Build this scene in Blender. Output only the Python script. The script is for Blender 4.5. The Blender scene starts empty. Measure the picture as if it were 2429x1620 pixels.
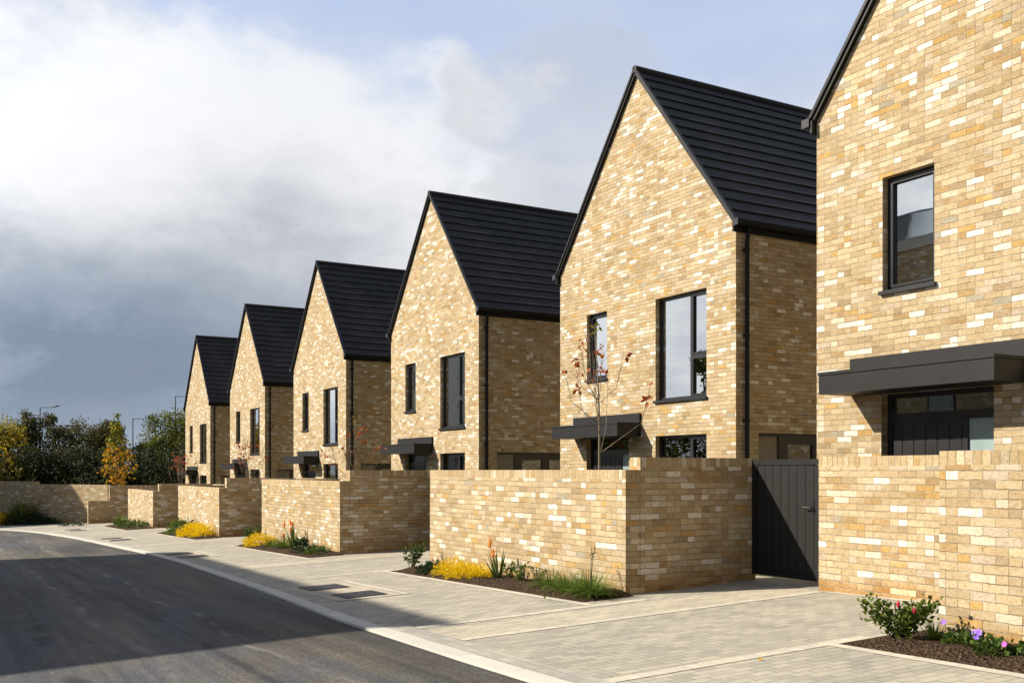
import bpy, bmesh, math, random
from mathutils import Vector, Matrix, noise as mnoise
R = random.Random(7)
scene = bpy.context.scene
col = scene.collection

# ------------------------------------------------------------------ places
# s runs along the street away from the camera, t runs across it towards the houses, z is up
# (eye of the photographer = 0).  Blender x = -s, y = t.
def ground_z(s, t):
    s = max(-45.0, min(78.0, s)); t = max(-30.0, min(30.0, t))
    return -1.29 - 0.0222 * s + 0.035 * (t - 7.33)

def P(s, t, z=0.0):
    return Vector((-s, t, z))

def on_ground(s, t, up=0.0):
    return Vector((-s, t, ground_z(s, t) + up))

# ------------------------------------------------------------------ mesh builder
class MB:
    def __init__(self):
        self.v = []; self.f = []; self.smooth = False
    def add(self, verts, faces):
        o = len(self.v)
        self.v += [tuple(p) for p in verts]
        self.f += [tuple(i + o for i in f) for f in faces]
        return self
    def box(self, x0, x1, y0, y1, z0, z1):
        v = [(x0, y0, z0), (x1, y0, z0), (x1, y1, z0), (x0, y1, z0), (x0, y0, z1), (x1, y0, z1), (x1, y1, z1), (x0, y1, z1)]
        f = [(0, 3, 2, 1), (4, 5, 6, 7), (0, 1, 5, 4), (1, 2, 6, 5), (2, 3, 7, 6), (3, 0, 4, 7)]
        return self.add(v, f)
    def prism(self, poly, a, b):
        """poly: list of Vectors (one outline), a,b: offsets"""
        n = len(poly)
        v = [p + a for p in poly] + [p + b for p in poly]
        f = [tuple(range(n))[::-1], tuple(range(n, 2 * n))]
        f += [(i, (i + 1) % n, n + (i + 1) % n, n + i) for i in range(n)]
        return self.add(v, f)
    def quad(self, a, b, c, d):
        return self.add([a, b, c, d], [(0, 1, 2, 3)])
    def tube(self, pts, rad, n=8, cap=True):
        pts = [Vector(p) for p in pts]
        if not isinstance(rad, (list, tuple)): rad = [rad] * len(pts)
        rings = []; up = Vector((0.31, 0.95, 0.07))
        for i, p in enumerate(pts):
            d = (pts[min(i + 1, len(pts) - 1)] - pts[max(i - 1, 0)]).normalized()
            a = d.cross(up)
            if a.length < 1e-3: a = d.cross(Vector((1, 0, 0)))
            a.normalize(); b = d.cross(a)
            rings.append([p + (a * math.cos(2 * math.pi * k / n) + b * math.sin(2 * math.pi * k / n)) * rad[i] for k in range(n)])
        v = [q for r in rings for q in r]; f = []
        for i in range(len(pts) - 1):
            for k in range(n):
                f.append((i * n + k, i * n + (k + 1) % n, (i + 1) * n + (k + 1) % n, (i + 1) * n + k))
        if cap:
            f.append(tuple(range(n))[::-1]); f.append(tuple((len(pts) - 1) * n + k for k in range(n)))
        return self.add(v, f)
    def leaf(self, p, d, length, width, fold=0.25):
        d = d.normalized()
        side = d.cross(Vector((R.uniform(-1, 1), R.uniform(-1, 1), R.uniform(-1, 1))))
        if side.length < 1e-3: side = d.cross(Vector((0, 1, 0)))
        side.normalize(); nor = d.cross(side)
        m = p + d * length * 0.45 - nor * width * fold
        v = [p, m + side * width * 0.5 + nor * width * fold, p + d * length, m - side * width * 0.5 + nor * width * fold, m]
        return self.add(v, [(0, 4, 2, 1), (0, 3, 2, 4)])
    def blade(self, p, d, length, width, droop, seg=4):
        d = d.normalized(); side = d.cross(Vector((0, 0, 1)))
        if side.length < 1e-3: side = Vector((1, 0, 0))
        side.normalize(); a = R.uniform(0, 3.14)
        pts = []; q = Vector(p); dd = d.copy()
        for i in range(seg + 1):
            pts.append(q.copy()); q = q + dd * (length / seg); dd = (dd + Vector((0, 0, -droop / seg))).normalized()
        v = []; f = []
        for i, q in enumerate(pts):
            w = width * 0.5 * (1 - (i / seg) ** 1.6) + 0.0006
            v += [q + side * w, q - side * w]
            if i: f.append((2 * i - 2, 2 * i - 1, 2 * i + 1, 2 * i))
        return self.add(v, f)
    def build(self, name, material, parent=None, smooth=False, recalc=False):
        me = bpy.data.meshes.new(name)
        me.from_pydata(self.v, [], self.f); me.validate()
        if recalc:
            bm = bmesh.new(); bm.from_mesh(me); bmesh.ops.recalc_face_normals(bm, faces=bm.faces); bm.to_mesh(me); bm.free()
        if smooth:
            me.polygons.foreach_set('use_smooth', [True] * len(me.polygons))
        me.materials.append(material); me.update()
        o = bpy.data.objects.new(name, me); col.objects.link(o)
        if parent: o.parent = parent
        return o

def tag(o, label=None, cat=None, group=None, kind=None):
    if label: o['label'] = label
    if cat: o['category'] = cat
    if group: o['group'] = group
    if kind: o['kind'] = kind
    return o

def empty(name, loc, label, cat, group=None, rz=0.0):
    o = bpy.data.objects.new(name, None); col.objects.link(o)
    o.location = loc; o.rotation_euler = (0, 0, rz); o.empty_display_size = 0.2
    return tag(o, label, cat, group)

def copy_tree(o, parent=None):
    c = o.copy(); col.objects.link(c)
    if parent: c.parent = parent
    for ch in list(o.children): copy_tree(ch, c)
    return c

# ------------------------------------------------------------------ materials
class NT:
    def __init__(self, name):
        self.m = bpy.data.materials.new(name); self.m.use_nodes = True
        self.t = self.m.node_tree; self.n = self.t.nodes; self.n.clear()
        self.out = self.n.new('ShaderNodeOutputMaterial')
    def node(self, kind, **kw):
        n = self.n.new('ShaderNode' + kind)
        for k, v in kw.items():
            if hasattr(n, k) and k not in n.inputs.keys(): setattr(n, k, v)
            else: n.inputs[k].default_value = v
        return n
    def link(self, a, b): self.t.links.new(a, b)
    def val(self, x, sock):
        if hasattr(x, 'node'): self.link(x, sock)
        else: sock.default_value = x
    def math(self, op, a, b=0.0, clamp=False):
        n = self.n.new('ShaderNodeMath'); n.operation = op; n.use_clamp = clamp
        self.val(a, n.inputs[0]); self.val(b, n.inputs[1]); return n.outputs[0]
    def mix(self, fac, a, b, mode='MIX'):
        n = self.n.new('ShaderNodeMix'); n.data_type = 'RGBA'; n.blend_type = mode
        self.val(fac, n.inputs[0])
        for x, s in ((a, n.inputs[6]), (b, n.inputs[7])):
            if hasattr(x, 'node'): self.link(x, s)
            else: s.default_value = (*x, 1) if len(x) == 3 else x
        return n.outputs[2]
    def noise(self, vec, scale, detail=4.0, rough=0.55, out=0):
        n = self.n.new('ShaderNodeTexNoise'); n.inputs['Scale'].default_value = scale
        n.inputs['Detail'].default_value = detail; n.inputs['Roughness'].default_value = rough
        if vec is not None: self.link(vec, n.inputs['Vector'])
        return n.outputs[out]
    def ramp(self, fac, stops, interp='LINEAR'):
        n = self.n.new('ShaderNodeValToRGB'); r = n.color_ramp; r.interpolation = interp
        while len(r.elements) < len(stops): r.elements.new(0.5)
        for e, (p, c) in zip(r.elements, stops):
            e.position = p; e.color = (*c, 1) if len(c) == 3 else c
        self.link(fac, n.inputs[0]); return n.outputs[0]
    def maprange(self, v, a, b, c=0.0, d=1.0, smooth=False):
        n = self.n.new('ShaderNodeMapRange'); n.interpolation_type = 'SMOOTHSTEP' if smooth else 'LINEAR'
        self.val(v, n.inputs[0])
        for i, x in enumerate((a, b, c, d)): n.inputs[i + 1].default_value = x
        return n.outputs[0]
    def pos(self):
        return self.n.new('ShaderNodeNewGeometry').outputs['Position']
    def mapping(self, vec, scale=(1, 1, 1), rot=(0, 0, 0), loc=(0, 0, 0)):
        n = self.n.new('ShaderNodeMapping'); self.link(vec, n.inputs[0])
        n.inputs['Scale'].default_value = scale; n.inputs['Rotation'].default_value = rot; n.inputs['Location'].default_value = loc
        return n.outputs[0]
    def bump(self, h, strength=0.5, dist=0.01, normal=None):
        n = self.n.new('ShaderNodeBump'); n.inputs['Strength'].default_value = strength; n.inputs['Distance'].default_value = dist
        self.link(h, n.inputs['Height'])
        if normal is not None: self.link(normal, n.inputs['Normal'])
        return n.outputs[0]
    def bsdf(self, color, rough=0.7, spec=0.4, metal=0.0, normal=None, trans=0.0):
        n = self.n.new('ShaderNodeBsdfPrincipled')
        if hasattr(color, 'node'): self.link(color, n.inputs['Base Color'])
        else: n.inputs['Base Color'].default_value = (*color, 1)
        self.val(rough, n.inputs['Roughness']); n.inputs['Metallic'].default_value = metal
        n.inputs['Specular IOR Level'].default_value = spec
        if normal is not None: self.link(normal, n.inputs['Normal'])
        return n.outputs[0]
    def done(self, shader):
        self.link(shader, self.out.inputs[0]); return self.m

def wall_uv(k):
    """brick coordinates along a wall of any heading: u along the wall, v up"""
    g = k.n.new('ShaderNodeNewGeometry')
    sp = k.n.new('ShaderNodeSeparateXYZ'); k.link(g.outputs['Position'], sp.inputs[0])
    sn = k.n.new('ShaderNodeSeparateXYZ'); k.link(g.outputs['True Normal'], sn.inputs[0])
    side = k.math('GREATER_THAN', k.math('ABSOLUTE', sn.outputs[0]), 0.75)
    u = k.math('ADD', k.math('MULTIPLY', sp.outputs[0], k.math('SUBTRACT', 1.0, side)), k.math('MULTIPLY', k.math('ADD', sp.outputs[1], 0.06), side))
    return u, sp.outputs[2], g.outputs['Position']

BRICK_STOPS = [(0.0, (.66, .635, .58)), (.075, (.545, .49, .39)), (.14, (.47, .388, .262)), (.34, (.428, .342, .222)), (.62, (.398, .308, .192)),
               (.81, (.365, .258, .135)), (.875, (.44, .295, .120)), (.905, (.33, .255, .165)), (.94, (.335, .308, .245)), (.952, (.46, .39, .31))]

def brick_material(name, bw=.226, rh=.0752, mortar=(.37, .295, .19), joint=.0042, coping=False):
    k = NT(name)
    u, v, pos = wall_uv(k)
    # hand-made bricks: wandering arrises
    wob = k.noise(pos, 11.0, 3.0, .6); wob2 = k.noise(k.mapping(pos, loc=(3, 7, 1)), 16.0, 3.0, .6)
    u2 = k.math('ADD', u, k.math('MULTIPLY', k.math('SUBTRACT', wob, .5), .020))
    v2 = k.math('ADD', v, k.math('MULTIPLY', k.math('SUBTRACT', wob2, .5), .020))
    vr = k.math('DIVIDE', v2, rh)
    row = k.math('FLOOR', vr) if not coping else k.math('MULTIPLY', u, 0.0)
    fv = k.math('FRACT', vr)
    uu = k.math('DIVIDE', u2, bw)
    if not coping: uu = k.math('ADD', uu, k.math('MULTIPLY', k.math('FLOORED_MODULO', row, 2.0), .5))
    i = k.math('FLOOR', uu); f = k.math('FRACT', uu)
    def white(x, y):
        c = k.n.new('ShaderNodeCombineXYZ'); k.link(x, c.inputs[0]); k.link(y, c.inputs[1])
        w = k.n.new('ShaderNodeTexWhiteNoise'); w.noise_dimensions = '2D'; k.link(c.outputs[0], w.inputs['Vector'])
        return w
    if coping:
        idn = i; du = k.math('MULTIPLY', k.math('MINIMUM', f, k.math('SUBTRACT', 1.0, f)), bw); d = du
    else:
        # now and then a stretcher is two headers
        sp = k.math('LESS_THAN', white(i, row).outputs['Value'], .20)
        f2 = k.math('FRACT', k.math('MULTIPLY', f, 2.0)); hf = k.math('FLOOR', k.math('MULTIPLY', f, 2.0))
        idn = k.math('ADD', k.math('MULTIPLY', i, 2.0), k.math('MULTIPLY', sp, k.math('ADD', hf, .25)))
        d1 = k.math('MULTIPLY', k.math('MINIMUM', f, k.math('SUBTRACT', 1.0, f)), bw)
        d2 = k.math('MULTIPLY', k.math('MINIMUM', f2, k.math('SUBTRACT', 1.0, f2)), bw * .5)
        du = k.math('ADD', k.math('ADD', k.math('MULTIPLY', d1, k.math('SUBTRACT', 1.0, sp)), k.math('MULTIPLY', d2, sp)), .0022)
        dv = k.math('MULTIPLY', k.math('MINIMUM', fv, k.math('SUBTRACT', 1.0, fv)), rh)
        d = k.math('MINIMUM', du, dv)
    wn = white(k.math('ADD', idn, 13.0), row)
    rgb = k.n.new('ShaderNodeSeparateColor'); k.link(wn.outputs['Color'], rgb.inputs[0])
    chip = k.noise(pos, 40.0, 5.0, .72)
    d = k.math('ADD', d, k.math('MULTIPLY', k.math('SUBTRACT', chip, .5), .012))
    mfac = k.maprange(d, joint * .55, joint * 1.35, 1.0, 0.0, True)
    base = k.ramp(rgb.outputs[0], BRICK_STOPS, 'CONSTANT')
    if coping: base = k.mix(.45, base, (.425, .325, .195))
    base = k.mix(1.0, base, k.ramp(rgb.outputs[1], [(0, (.90, .89, .87)), (1, (1.07, 1.07, 1.06))]), 'MULTIPLY')
    mott = k.noise(k.mapping(pos, scale=(1, 1, 1.7)), 15.0, 7.0, .72)
    base = k.mix(1.0, base, k.ramp(mott, [(.27, (.60, .50, .37)), (.40, (.90, .86, .79)), (.52, (1.0, 1.0, .99)), (.66, (1.07, 1.08, 1.09)), (.78, (1.15, 1.17, 1.2))]), 'MULTIPLY')
    fleck = k.noise(k.mapping(pos, scale=(1, 1, 1.5), loc=(2, 5, 9)), 42.0, 5.0, .7)
    base = k.mix(1.0, base, k.ramp(fleck, [(.30, (.52, .43, .31)), (.42, (.90, .87, .82)), (.55, (1, 1, 1)), (.72, (1.10, 1.11, 1.13))]), 'MULTIPLY')
    # lime smears and weathering that run across the bricks
    lime = k.maprange(k.noise(k.mapping(pos, scale=(1, 1, 1.8)), 2.6, 6.0, .68), .54, .74, 0, .45)
    base = k.mix(lime, base, (.50, .45, .36))
    patch = k.noise(pos, .8, 4.0, .6)
    base = k.mix(1.0, base, k.ramp(patch, [(.3, (.90, .89, .87)), (.7, (1.08, 1.07, 1.06))]), 'MULTIPLY')
    # rusty splash marks along the foot of the walls
    xyz = k.n.new('ShaderNodeSeparateXYZ'); k.link(pos, xyz.inputs[0])
    hgt = k.math('SUBTRACT', k.math('ADD', xyz.outputs[2], 1.546), k.math('ADD', k.math('MULTIPLY', xyz.outputs[0], .0222), k.math('MULTIPLY', xyz.outputs[1], .035)))
    splash = k.math('MULTIPLY', k.maprange(k.math('ADD', hgt, k.math('MULTIPLY', k.math('SUBTRACT', k.noise(pos, 3.0, 5.0, .65), .5), .5)), .03, .24, 1, 0, True), .8)
    base = k.mix(splash, base, k.mix(1.0, base, (.86, .64, .38), 'MULTIPLY'))
    mort = k.ramp(k.noise(pos, 4.0, 5.0, .65), [(.36, (.255, .195, .12)), (.5, mortar), (.64, (.47, .415, .315))])
    colr = k.mix(mfac, base, mort)
    h = k.math('ADD', k.math('MULTIPLY', k.math('SUBTRACT', 1.0, mfac), .9), k.math('MULTIPLY', k.noise(pos, 70.0, 4.0, .75), .55))
    h = k.math('ADD', h, k.math('MULTIPLY', rgb.outputs[2], .45))
    nrm = k.bump(h, .85, .013)
    return k.done(k.bsdf(colr, .92, .12, normal=nrm))

def flat_material(name, color, rough=.5, spec=.4, metal=0.0, var=.12, scale=6.0, bump=0.0):
    k = NT(name); p = k.n.new('ShaderNodeTexCoord').outputs['Object']
    n = k.noise(p, scale, 5.0, .6)
    c = k.mix(1.0, color, k.ramp(n, [(.25, (1 - var,) * 3), (.75, (1 + var,) * 3)]), 'MULTIPLY')
    nrm = k.bump(k.noise(p, scale * 14, 3.0), bump, .003) if bump else None
    r = k.math('ADD', rough - .06, k.math('MULTIPLY', n, .12))
    return k.done(k.bsdf(c, r, spec, metal, nrm))

def leaf_material(name, stops, rough=.55, clump=1.2, transl=.3):
    k = NT(name); g = k.n.new('ShaderNodeNewGeometry')
    rnd = g.outputs['Random Per Island']
    n = k.noise(g.outputs['Position'], clump, 3.0)
    f = k.math('ADD', k.math('MULTIPLY', rnd, .55), k.math('MULTIPLY', k.maprange(n, .3, .7), .45))
    c = k.ramp(f, stops)
    d = k.bsdf(c, rough, .3)
    t = k.n.new('ShaderNodeBsdfTranslucent'); k.link(c, t.inputs[0])
    m = k.n.new('ShaderNodeMixShader'); m.inputs[0].default_value = transl; k.link(d, m.inputs[1]); k.link(t.outputs[0], m.inputs[2])
    return k.done(m.outputs[0])

def glass_material(name, tint=(.9, .95, .94), base=.46):
    k = NT(name)
    lw = k.n.new('ShaderNodeFresnel'); lw.inputs[0].default_value = 1.55
    p = k.n.new('ShaderNodeTexCoord').outputs['Object']
    nrm = k.bump(k.noise(p, 1.3, 2.0), .04, .02)
    fac = k.math('ADD', k.math('MULTIPLY', lw.outputs[0], 1.3), base, True)
    gl = k.n.new('ShaderNodeBsdfGlossy'); gl.inputs['Roughness'].default_value = .01; gl.inputs[0].default_value = (.93, .96, .97, 1); k.link(nrm, gl.inputs['Normal'])
    tr = k.n.new('ShaderNodeBsdfTransparent'); tr.inputs[0].default_value = (*tint, 1)
    m = k.n.new('ShaderNodeMixShader'); k.link(fac, m.inputs[0]); k.link(tr.outputs[0], m.inputs[1]); k.link(gl.outputs[0], m.inputs[2])
    return k.done(m.outputs[0])

def paver_material(name, colr, var=.16, bw=.2, rh=.1, rot=math.pi / 2, joint=.55):
    k = NT(name); p = k.pos()
    wv = k.n.new('ShaderNodeTexNoise'); wv.inputs['Scale'].default_value = 7.0; k.link(p, wv.inputs['Vector'])
    ws = k.n.new('ShaderNodeVectorMath'); ws.operation = 'MULTIPLY_ADD'; k.link(wv.outputs['Color'], ws.inputs[0]); ws.inputs[1].default_value = (.016, .016, 0); k.link(p, ws.inputs[2])
    v = k.mapping(ws.outputs[0], rot=(0, 0, rot))
    b = k.n.new('ShaderNodeTexBrick'); k.link(v, b.inputs['Vector']); b.offset = .5
    for i, c in (('Color1', 0), ('Color2', 1), ('Mortar', 0)): b.inputs[i].default_value = (c, c, c, 1)
    b.inputs['Scale'].default_value = 1.0; b.inputs['Mortar Size'].default_value = .005; b.inputs['Mortar Smooth'].default_value = .3
    b.inputs['Brick Width'].default_value = bw; b.inputs['Row Height'].default_value = rh
    s = k.n.new('ShaderNodeSeparateColor'); k.link(b.outputs['Color'], s.inputs[0])
    c = k.mix(1.0, colr, k.ramp(s.outputs[0], [(0, (1 - var, 1 - var, 1 - var * .8)), (.5, (1, 1, 1)), (1, (1 + var, 1 + var * .95, 1 + var * .85))]), 'MULTIPLY')
    c = k.mix(1.0, c, k.ramp(k.noise(p, .7, 5.0, .65), [(.3, (.87, .87, .88)), (.7, (1.1, 1.09, 1.06))]), 'MULTIPLY')
    c = k.mix(1.0, c, k.ramp(k.noise(p, 45.0, 4.0, .7), [(.3, (.86, .86, .86)), (.7, (1.1, 1.1, 1.1))]), 'MULTIPLY')
    gap = k.math('MULTIPLY', b.outputs['Fac'], k.maprange(k.noise(p, 3.2, 3.0), .38, .62, .10, 1.0))
    stain = k.maprange(k.noise(k.mapping(p, loc=(4, 9, 0)), 1.6, 6.0, .7), .56, .72, 0, .30)
    c = k.mix(stain, c, tuple(x * .55 for x in colr))
    c = k.mix(gap, c, tuple(x * (1 - joint) for x in colr))
    h = k.math('ADD', k.math('SUBTRACT', 1.0, b.outputs['Fac']), k.math('MULTIPLY', k.noise(p, 60.0, 3.0), .3))
    return k.done(k.bsdf(c, .85, .25, normal=k.bump(h, .6, .006)))

def asphalt_material():
    k = NT('asphalt'); p = k.pos()
    # lanes run along x; worn, patched and tyre-tracked
    st = k.mapping(p, scale=(.10, .75, 1))
    big = k.noise(st, 1.5, 6.0, .62)
    c = k.ramp(big, [(.34, (.026, .026, .029)), (.44, (.045, .042, .039)), (.53, (.069, .062, .053)), (.66, (.096, .086, .072))])
    blu = k.noise(k.mapping(p, scale=(.35, .8, 1), loc=(11, 3, 0)), .8, 5.0, .6)
    c = k.mix(k.maprange(blu, .50, .60, 0, .8), c, (.058, .063, .076))
    streak = k.noise(k.mapping(p, scale=(.06, 2.6, 1)), 2.0, 4.0, .7)
    c = k.mix(1.0, c, k.ramp(streak, [(.3, (.58, .58, .60)), (.5, (1, 1, 1)), (.7, (1.42, 1.38, 1.32))]), 'MULTIPLY')
    grit = k.n.new('ShaderNodeTexVoronoi'); grit.inputs['Scale'].default_value = 75.0; k.link(p, grit.inputs['Vector'])
    gs = k.n.new('ShaderNodeSeparateColor'); k.link(grit.outputs['Color'], gs.inputs[0])
    c = k.mix(1.0, c, k.ramp(gs.outputs[0], [(0, (.55, .55, .56)), (.5, (.95, .95, .95)), (.9, (1.25, 1.24, 1.2)), (1, (1.9, 1.85, 1.75))]), 'MULTIPLY')
    fine = k.noise(p, 85.0, 3.0, .7)
    mid = k.noise(p, 2.3, 6.0, .7)
    c = k.mix(1.0, c, k.ramp(mid, [(.3, (.80, .80, .82)), (.7, (1.16, 1.14, 1.10))]), 'MULTIPLY')
    # damp patches and dark sealant seams: wandering lines along the road
    sp = k.n.new('ShaderNodeSeparateXYZ'); k.link(p, sp.inputs[0])
    for off, amp, wid, dark in ((1.05, .45, .075, .35), (2.35, .20, .045, .45), (-0.5, .5, .07, .5)):
        wl = k.noise(k.mapping(p, scale=(.45, .0, 0), loc=(off * 7, 0, 0)), 1.0, 4.0, .6)
        dist = k.math('ABSOLUTE', k.math('SUBTRACT', sp.outputs[1], k.math('ADD', off, k.math('MULTIPLY', k.math('SUBTRACT', wl, .5), amp * 2))))
        brk = k.maprange(k.noise(k.mapping(p, scale=(.5, .5, 0), loc=(off * 3, 5, 0)), 1.0, 2.0), .46, .54)
        m = k.math('MULTIPLY', k.maprange(dist, wid * .5, wid * 1.6, 1.0, 0.0, True), brk)
        c = k.mix(m, c, tuple(x * dark for x in (.06, .06, .068)))
    # pale dust tracks
    for off, wid in ((1.75, .10), (2.75, .06), (.35, .16)):
        wl = k.noise(k.mapping(p, scale=(.2, 0, 0), loc=(off * 11, 0, 0)), 1.0, 3.0)
        dist = k.math('ABSOLUTE', k.math('SUBTRACT', sp.outputs[1], k.math('ADD', off, k.math('MULTIPLY', k.math('SUBTRACT', wl, .5), .9))))
        m = k.math('MULTIPLY', k.maprange(dist, 0.0, wid, 1.0, 0.0, True), k.maprange(k.noise(p, 1.1, 3.0), .42, .62))
        c = k.mix(k.math('MULTIPLY', m, .75), c, (.17, .165, .158))
    h = k.noise(p, 140.0, 2.0, .7)
    return k.done(k.bsdf(c, k.maprange(mid, .3, .7, .72, .9), .3, normal=k.bump(h, .5, .006)))

def soil_material():
    k = NT('bark_mulch'); p = k.pos()
    vo = k.n.new('ShaderNodeTexVoronoi'); vo.inputs['Scale'].default_value = 38.0; k.link(p, vo.inputs['Vector'])
    c = k.ramp(k.noise(p, 26.0, 6.0, .75), [(.3, (.014, .009, .006)), (.52, (.048, .030, .019)), (.66, (.12, .078, .048)), (.78, (.22, .16, .11))])
    return k.done(k.bsdf(c, .95, .1, normal=k.bump(vo.outputs[0], 1.0, .03)))

def grass_ground_material():
    k = NT('rough_ground'); p = k.pos()
    c = k.ramp(k.noise(p, 1.7, 6.0, .7), [(.3, (.035, .042, .014)), (.6, (.075, .080, .030)), (.8, (.12, .10, .05))])
    return k.done(k.bsdf(c, .95, .1, normal=k.bump(k.noise(p, 20.0, 4.0), .8, .05)))

def roof_material():
    k = NT('roof_tile'); p = k.n.new('ShaderNodeTexCoord').outputs['Object']
    sx = k.n.new('ShaderNodeSeparateXYZ'); k.link(p, sx.inputs[0])
    cx = k.n.new('ShaderNodeCombineXYZ'); k.link(sx.outputs[1], cx.inputs[0]); k.link(sx.outputs[2], cx.inputs[1])
    b = k.n.new('ShaderNodeTexBrick'); k.link(cx.outputs[0], b.inputs['Vector'])
    for i, c in (('Color1', 0), ('Color2', 1), ('Mortar', 0)): b.inputs[i].default_value = (c, c, c, 1)
    b.inputs['Scale'].default_value = 1.0; b.inputs['Mortar Size'].default_value = .003; b.inputs['Brick Width'].default_value = .33; b.inputs['Row Height'].default_value = .2668
    s = k.n.new('ShaderNodeSeparateColor'); k.link(b.outputs['Color'], s.inputs[0])
    c = k.ramp(s.outputs[0], [(0, (.029, .0265, .028)), (1, (.041, .038, .040))])
    c = k.mix(1.0, c, k.ramp(k.noise(p, 1.2, 5.0), [(.3, (.88, .88, .88)), (.7, (1.12, 1.1, 1.1))]), 'MULTIPLY')
    c = k.mix(k.math('MULTIPLY', b.outputs['Fac'], .5), c, (.012, .012, .013))
    return k.done(k.bsdf(c, .62, .3, normal=k.bump(k.noise(p, 70.0, 3.0), .25, .004)))

M = {}
M['brick'] = brick_material('buff_brick')
M['coping'] = brick_material('coping_brick_on_edge', bw=.0795, coping=True)
M['roof'] = roof_material()
M['verge'] = flat_material('grey_verge_metal', (.052, .055, .062), .42, .5, .2)
M['black'] = flat_material('black_powder_coat', (.0075, .0075, .0085), .5, .22)
M['frame'] = flat_material('window_frame_black', (.014, .014, .016), .33, .5)
M['canopy'] = flat_material('anthracite_canopy_panel', (.0095, .0093, .0103), .5, .28)
M['gate'] = flat_material('charcoal_painted_boards', (.0145, .0142, .0138), .6, .2, bump=.1)
M['door'] = flat_material('dark_door_leaf', (.012, .011, .012), .4, .4)
M['plaster'] = flat_material('pale_plaster', (.58, .58, .54), .9, .1)
M['inside'] = flat_material('room_inside', (.30, .29, .26), .9, .1)
M['glass'] = glass_material('window_glass')
M['screen_glass'] = glass_material('half_shade_glass', (.68, .70, .70), .04)  # for the added rooftop screen: tint dims the sunlight passing through
M['side_glass'] = glass_material('side_door_glass', (.8, .82, .78), .06)
M['frost'] = flat_material('frosted_glass', (.24, .31, .31), .25, .6)
M['blind'] = flat_material('drawn_blind_behind_glass', (.17, .163, .135), .25, .35, var=.04)
M['steel'] = flat_material('brushed_handle', (.012, .012, .012), .4, .4)
M['pavers'] = paver_material('grey_block_paving', (.325, .303, .252))
M['path_pavers'] = paver_material('cream_block_paving', (.40, .36, .285), .12)
M['band'] = paver_material('pale_edging_blocks', (.46, .425, .355), .08, .2, .12, 0.0, .3)
M['border'] = paver_material('kerbside_block_border', (.32, .305, .27), .14, .2, .12, 0.0, .4)
M['kerb'] = paver_material('kerb_concrete', (.47, .455, .41), .06, .9, .6, 0.0, .4)
M['asphalt'] = asphalt_material()
M['soil'] = soil_material()
M['rough'] = grass_ground_material()
M['iron'] = flat_material('cast_iron_cover', (.030, .030, .036), .6, .4, .4, .2, 18, .5)
M['bark'] = flat_material('grey_bark', (.20, .165, .12), .9, .1, 0, .25, 25, .5)
M['dark_bark'] = flat_material('dark_bark', (.060, .048, .036), .9, .1, 0, .25, 10, .5)
M['lamp'] = flat_material('galvanised_lamp', (.16, .19, .23), .5, .4, .3)
M['far_brick'] = M['brick']

G_ = leaf_material
M['l_green'] = G_('leaf_green', [(.1, (.020, .045, .008)), (.45, (.050, .095, .014)), (.75, (.105, .150, .022)), (.95, (.20, .22, .035))], clump=9)
M['l_rose'] = G_('leaf_rose', [(.1, (.040, .075, .010)), (.5, (.10, .155, .020)), (.9, (.21, .22, .035))], clump=9)
M['l_dark'] = G_('leaf_dark_green', [(.1, (.010, .024, .010)), (.5, (.022, .050, .018)), (.9, (.060, .095, .034))], clump=9)
M['l_grass'] = G_('leaf_grass', [(.1, (.040, .080, .010)), (.5, (.090, .160, .018)), (.9, (.20, .27, .040))], clump=9)
M['l_strap'] = G_('leaf_strap', [(.1, (.045, .075, .018)), (.5, (.11, .15, .035)), (.9, (.22, .24, .075))], clump=9)
M['l_yellow'] = G_('leaf_yellow', [(.1, (.45, .29, .003)), (.4, (.74, .52, .005)), (.8, (.86, .65, .010)), (1, (.80, .70, .04))], clump=9, transl=.35)
M['l_red'] = G_('leaf_autumn_red', [(.1, (.20, .030, .010)), (.5, (.42, .075, .014)), (.85, (.50, .17, .020)), (1, (.25, .20, .03))], clump=5)
M['l_olive'] = G_('leaf_olive', [(.1, (.09, .09, .012)), (.9, (.24, .21, .03))], clump=5)
M['l_maple'] = G_('leaf_maple', [(.12, (.15, .15, .012)), (.38, (.36, .25, .014)), (.62, (.52, .28, .014)), (.9, (.56, .19, .012))], clump=2.2, transl=.4)
M['l_mapletop'] = G_('leaf_maple_green', [(.15, (.075, .11, .012)), (.5, (.17, .20, .018)), (.9, (.40, .30, .02))], clump=2.2, transl=.4)
M['t_yellow'] = G_('crown_yellow_green', [(.1, (.030, .05, .008)), (.30, (.10, .125, .014)), (.50, (.34, .29, .018)), (.80, (.60, .40, .016))], clump=.5)
M['t_brown'] = G_('crown_brown', [(.1, (.030, .034, .012)), (.5, (.085, .085, .026)), (.8, (.15, .13, .034)), (1, (.21, .12, .03))], clump=.6)
M['t_green'] = G_('crown_green', [(.1, (.030, .05, .009)), (.40, (.10, .13, .016)), (.7, (.22, .22, .022)), (.95, (.36, .21, .02))], clump=.6)
M['t_shaded'] = G_('crown_shade_toned', [(.1, (.012, .017, .006)), (.5, (.030, .038, .012)), (.9, (.070, .075, .020))], clump=.6)  # leaf colours darkened to stand in for shade on the low bushes
M['orange'] = flat_material('orange_flower', (.80, .26, .035), .6, .2, 0, .2, 40)
M['purple'] = flat_material('purple_flower', (.24, .13, .62), .6, .2, 0, .2, 40)
M['pink'] = flat_material('magenta_flower', (.50, .10, .45), .6, .2, 0, .2, 40)
M['redbud'] = flat_material('red_rose_bud', (.45, .02, .04), .5, .3, 0, .2, 40)
M['stem'] = flat_material('green_stem', (.07, .09, .03), .7, .2, 0, .2, 20)

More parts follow.
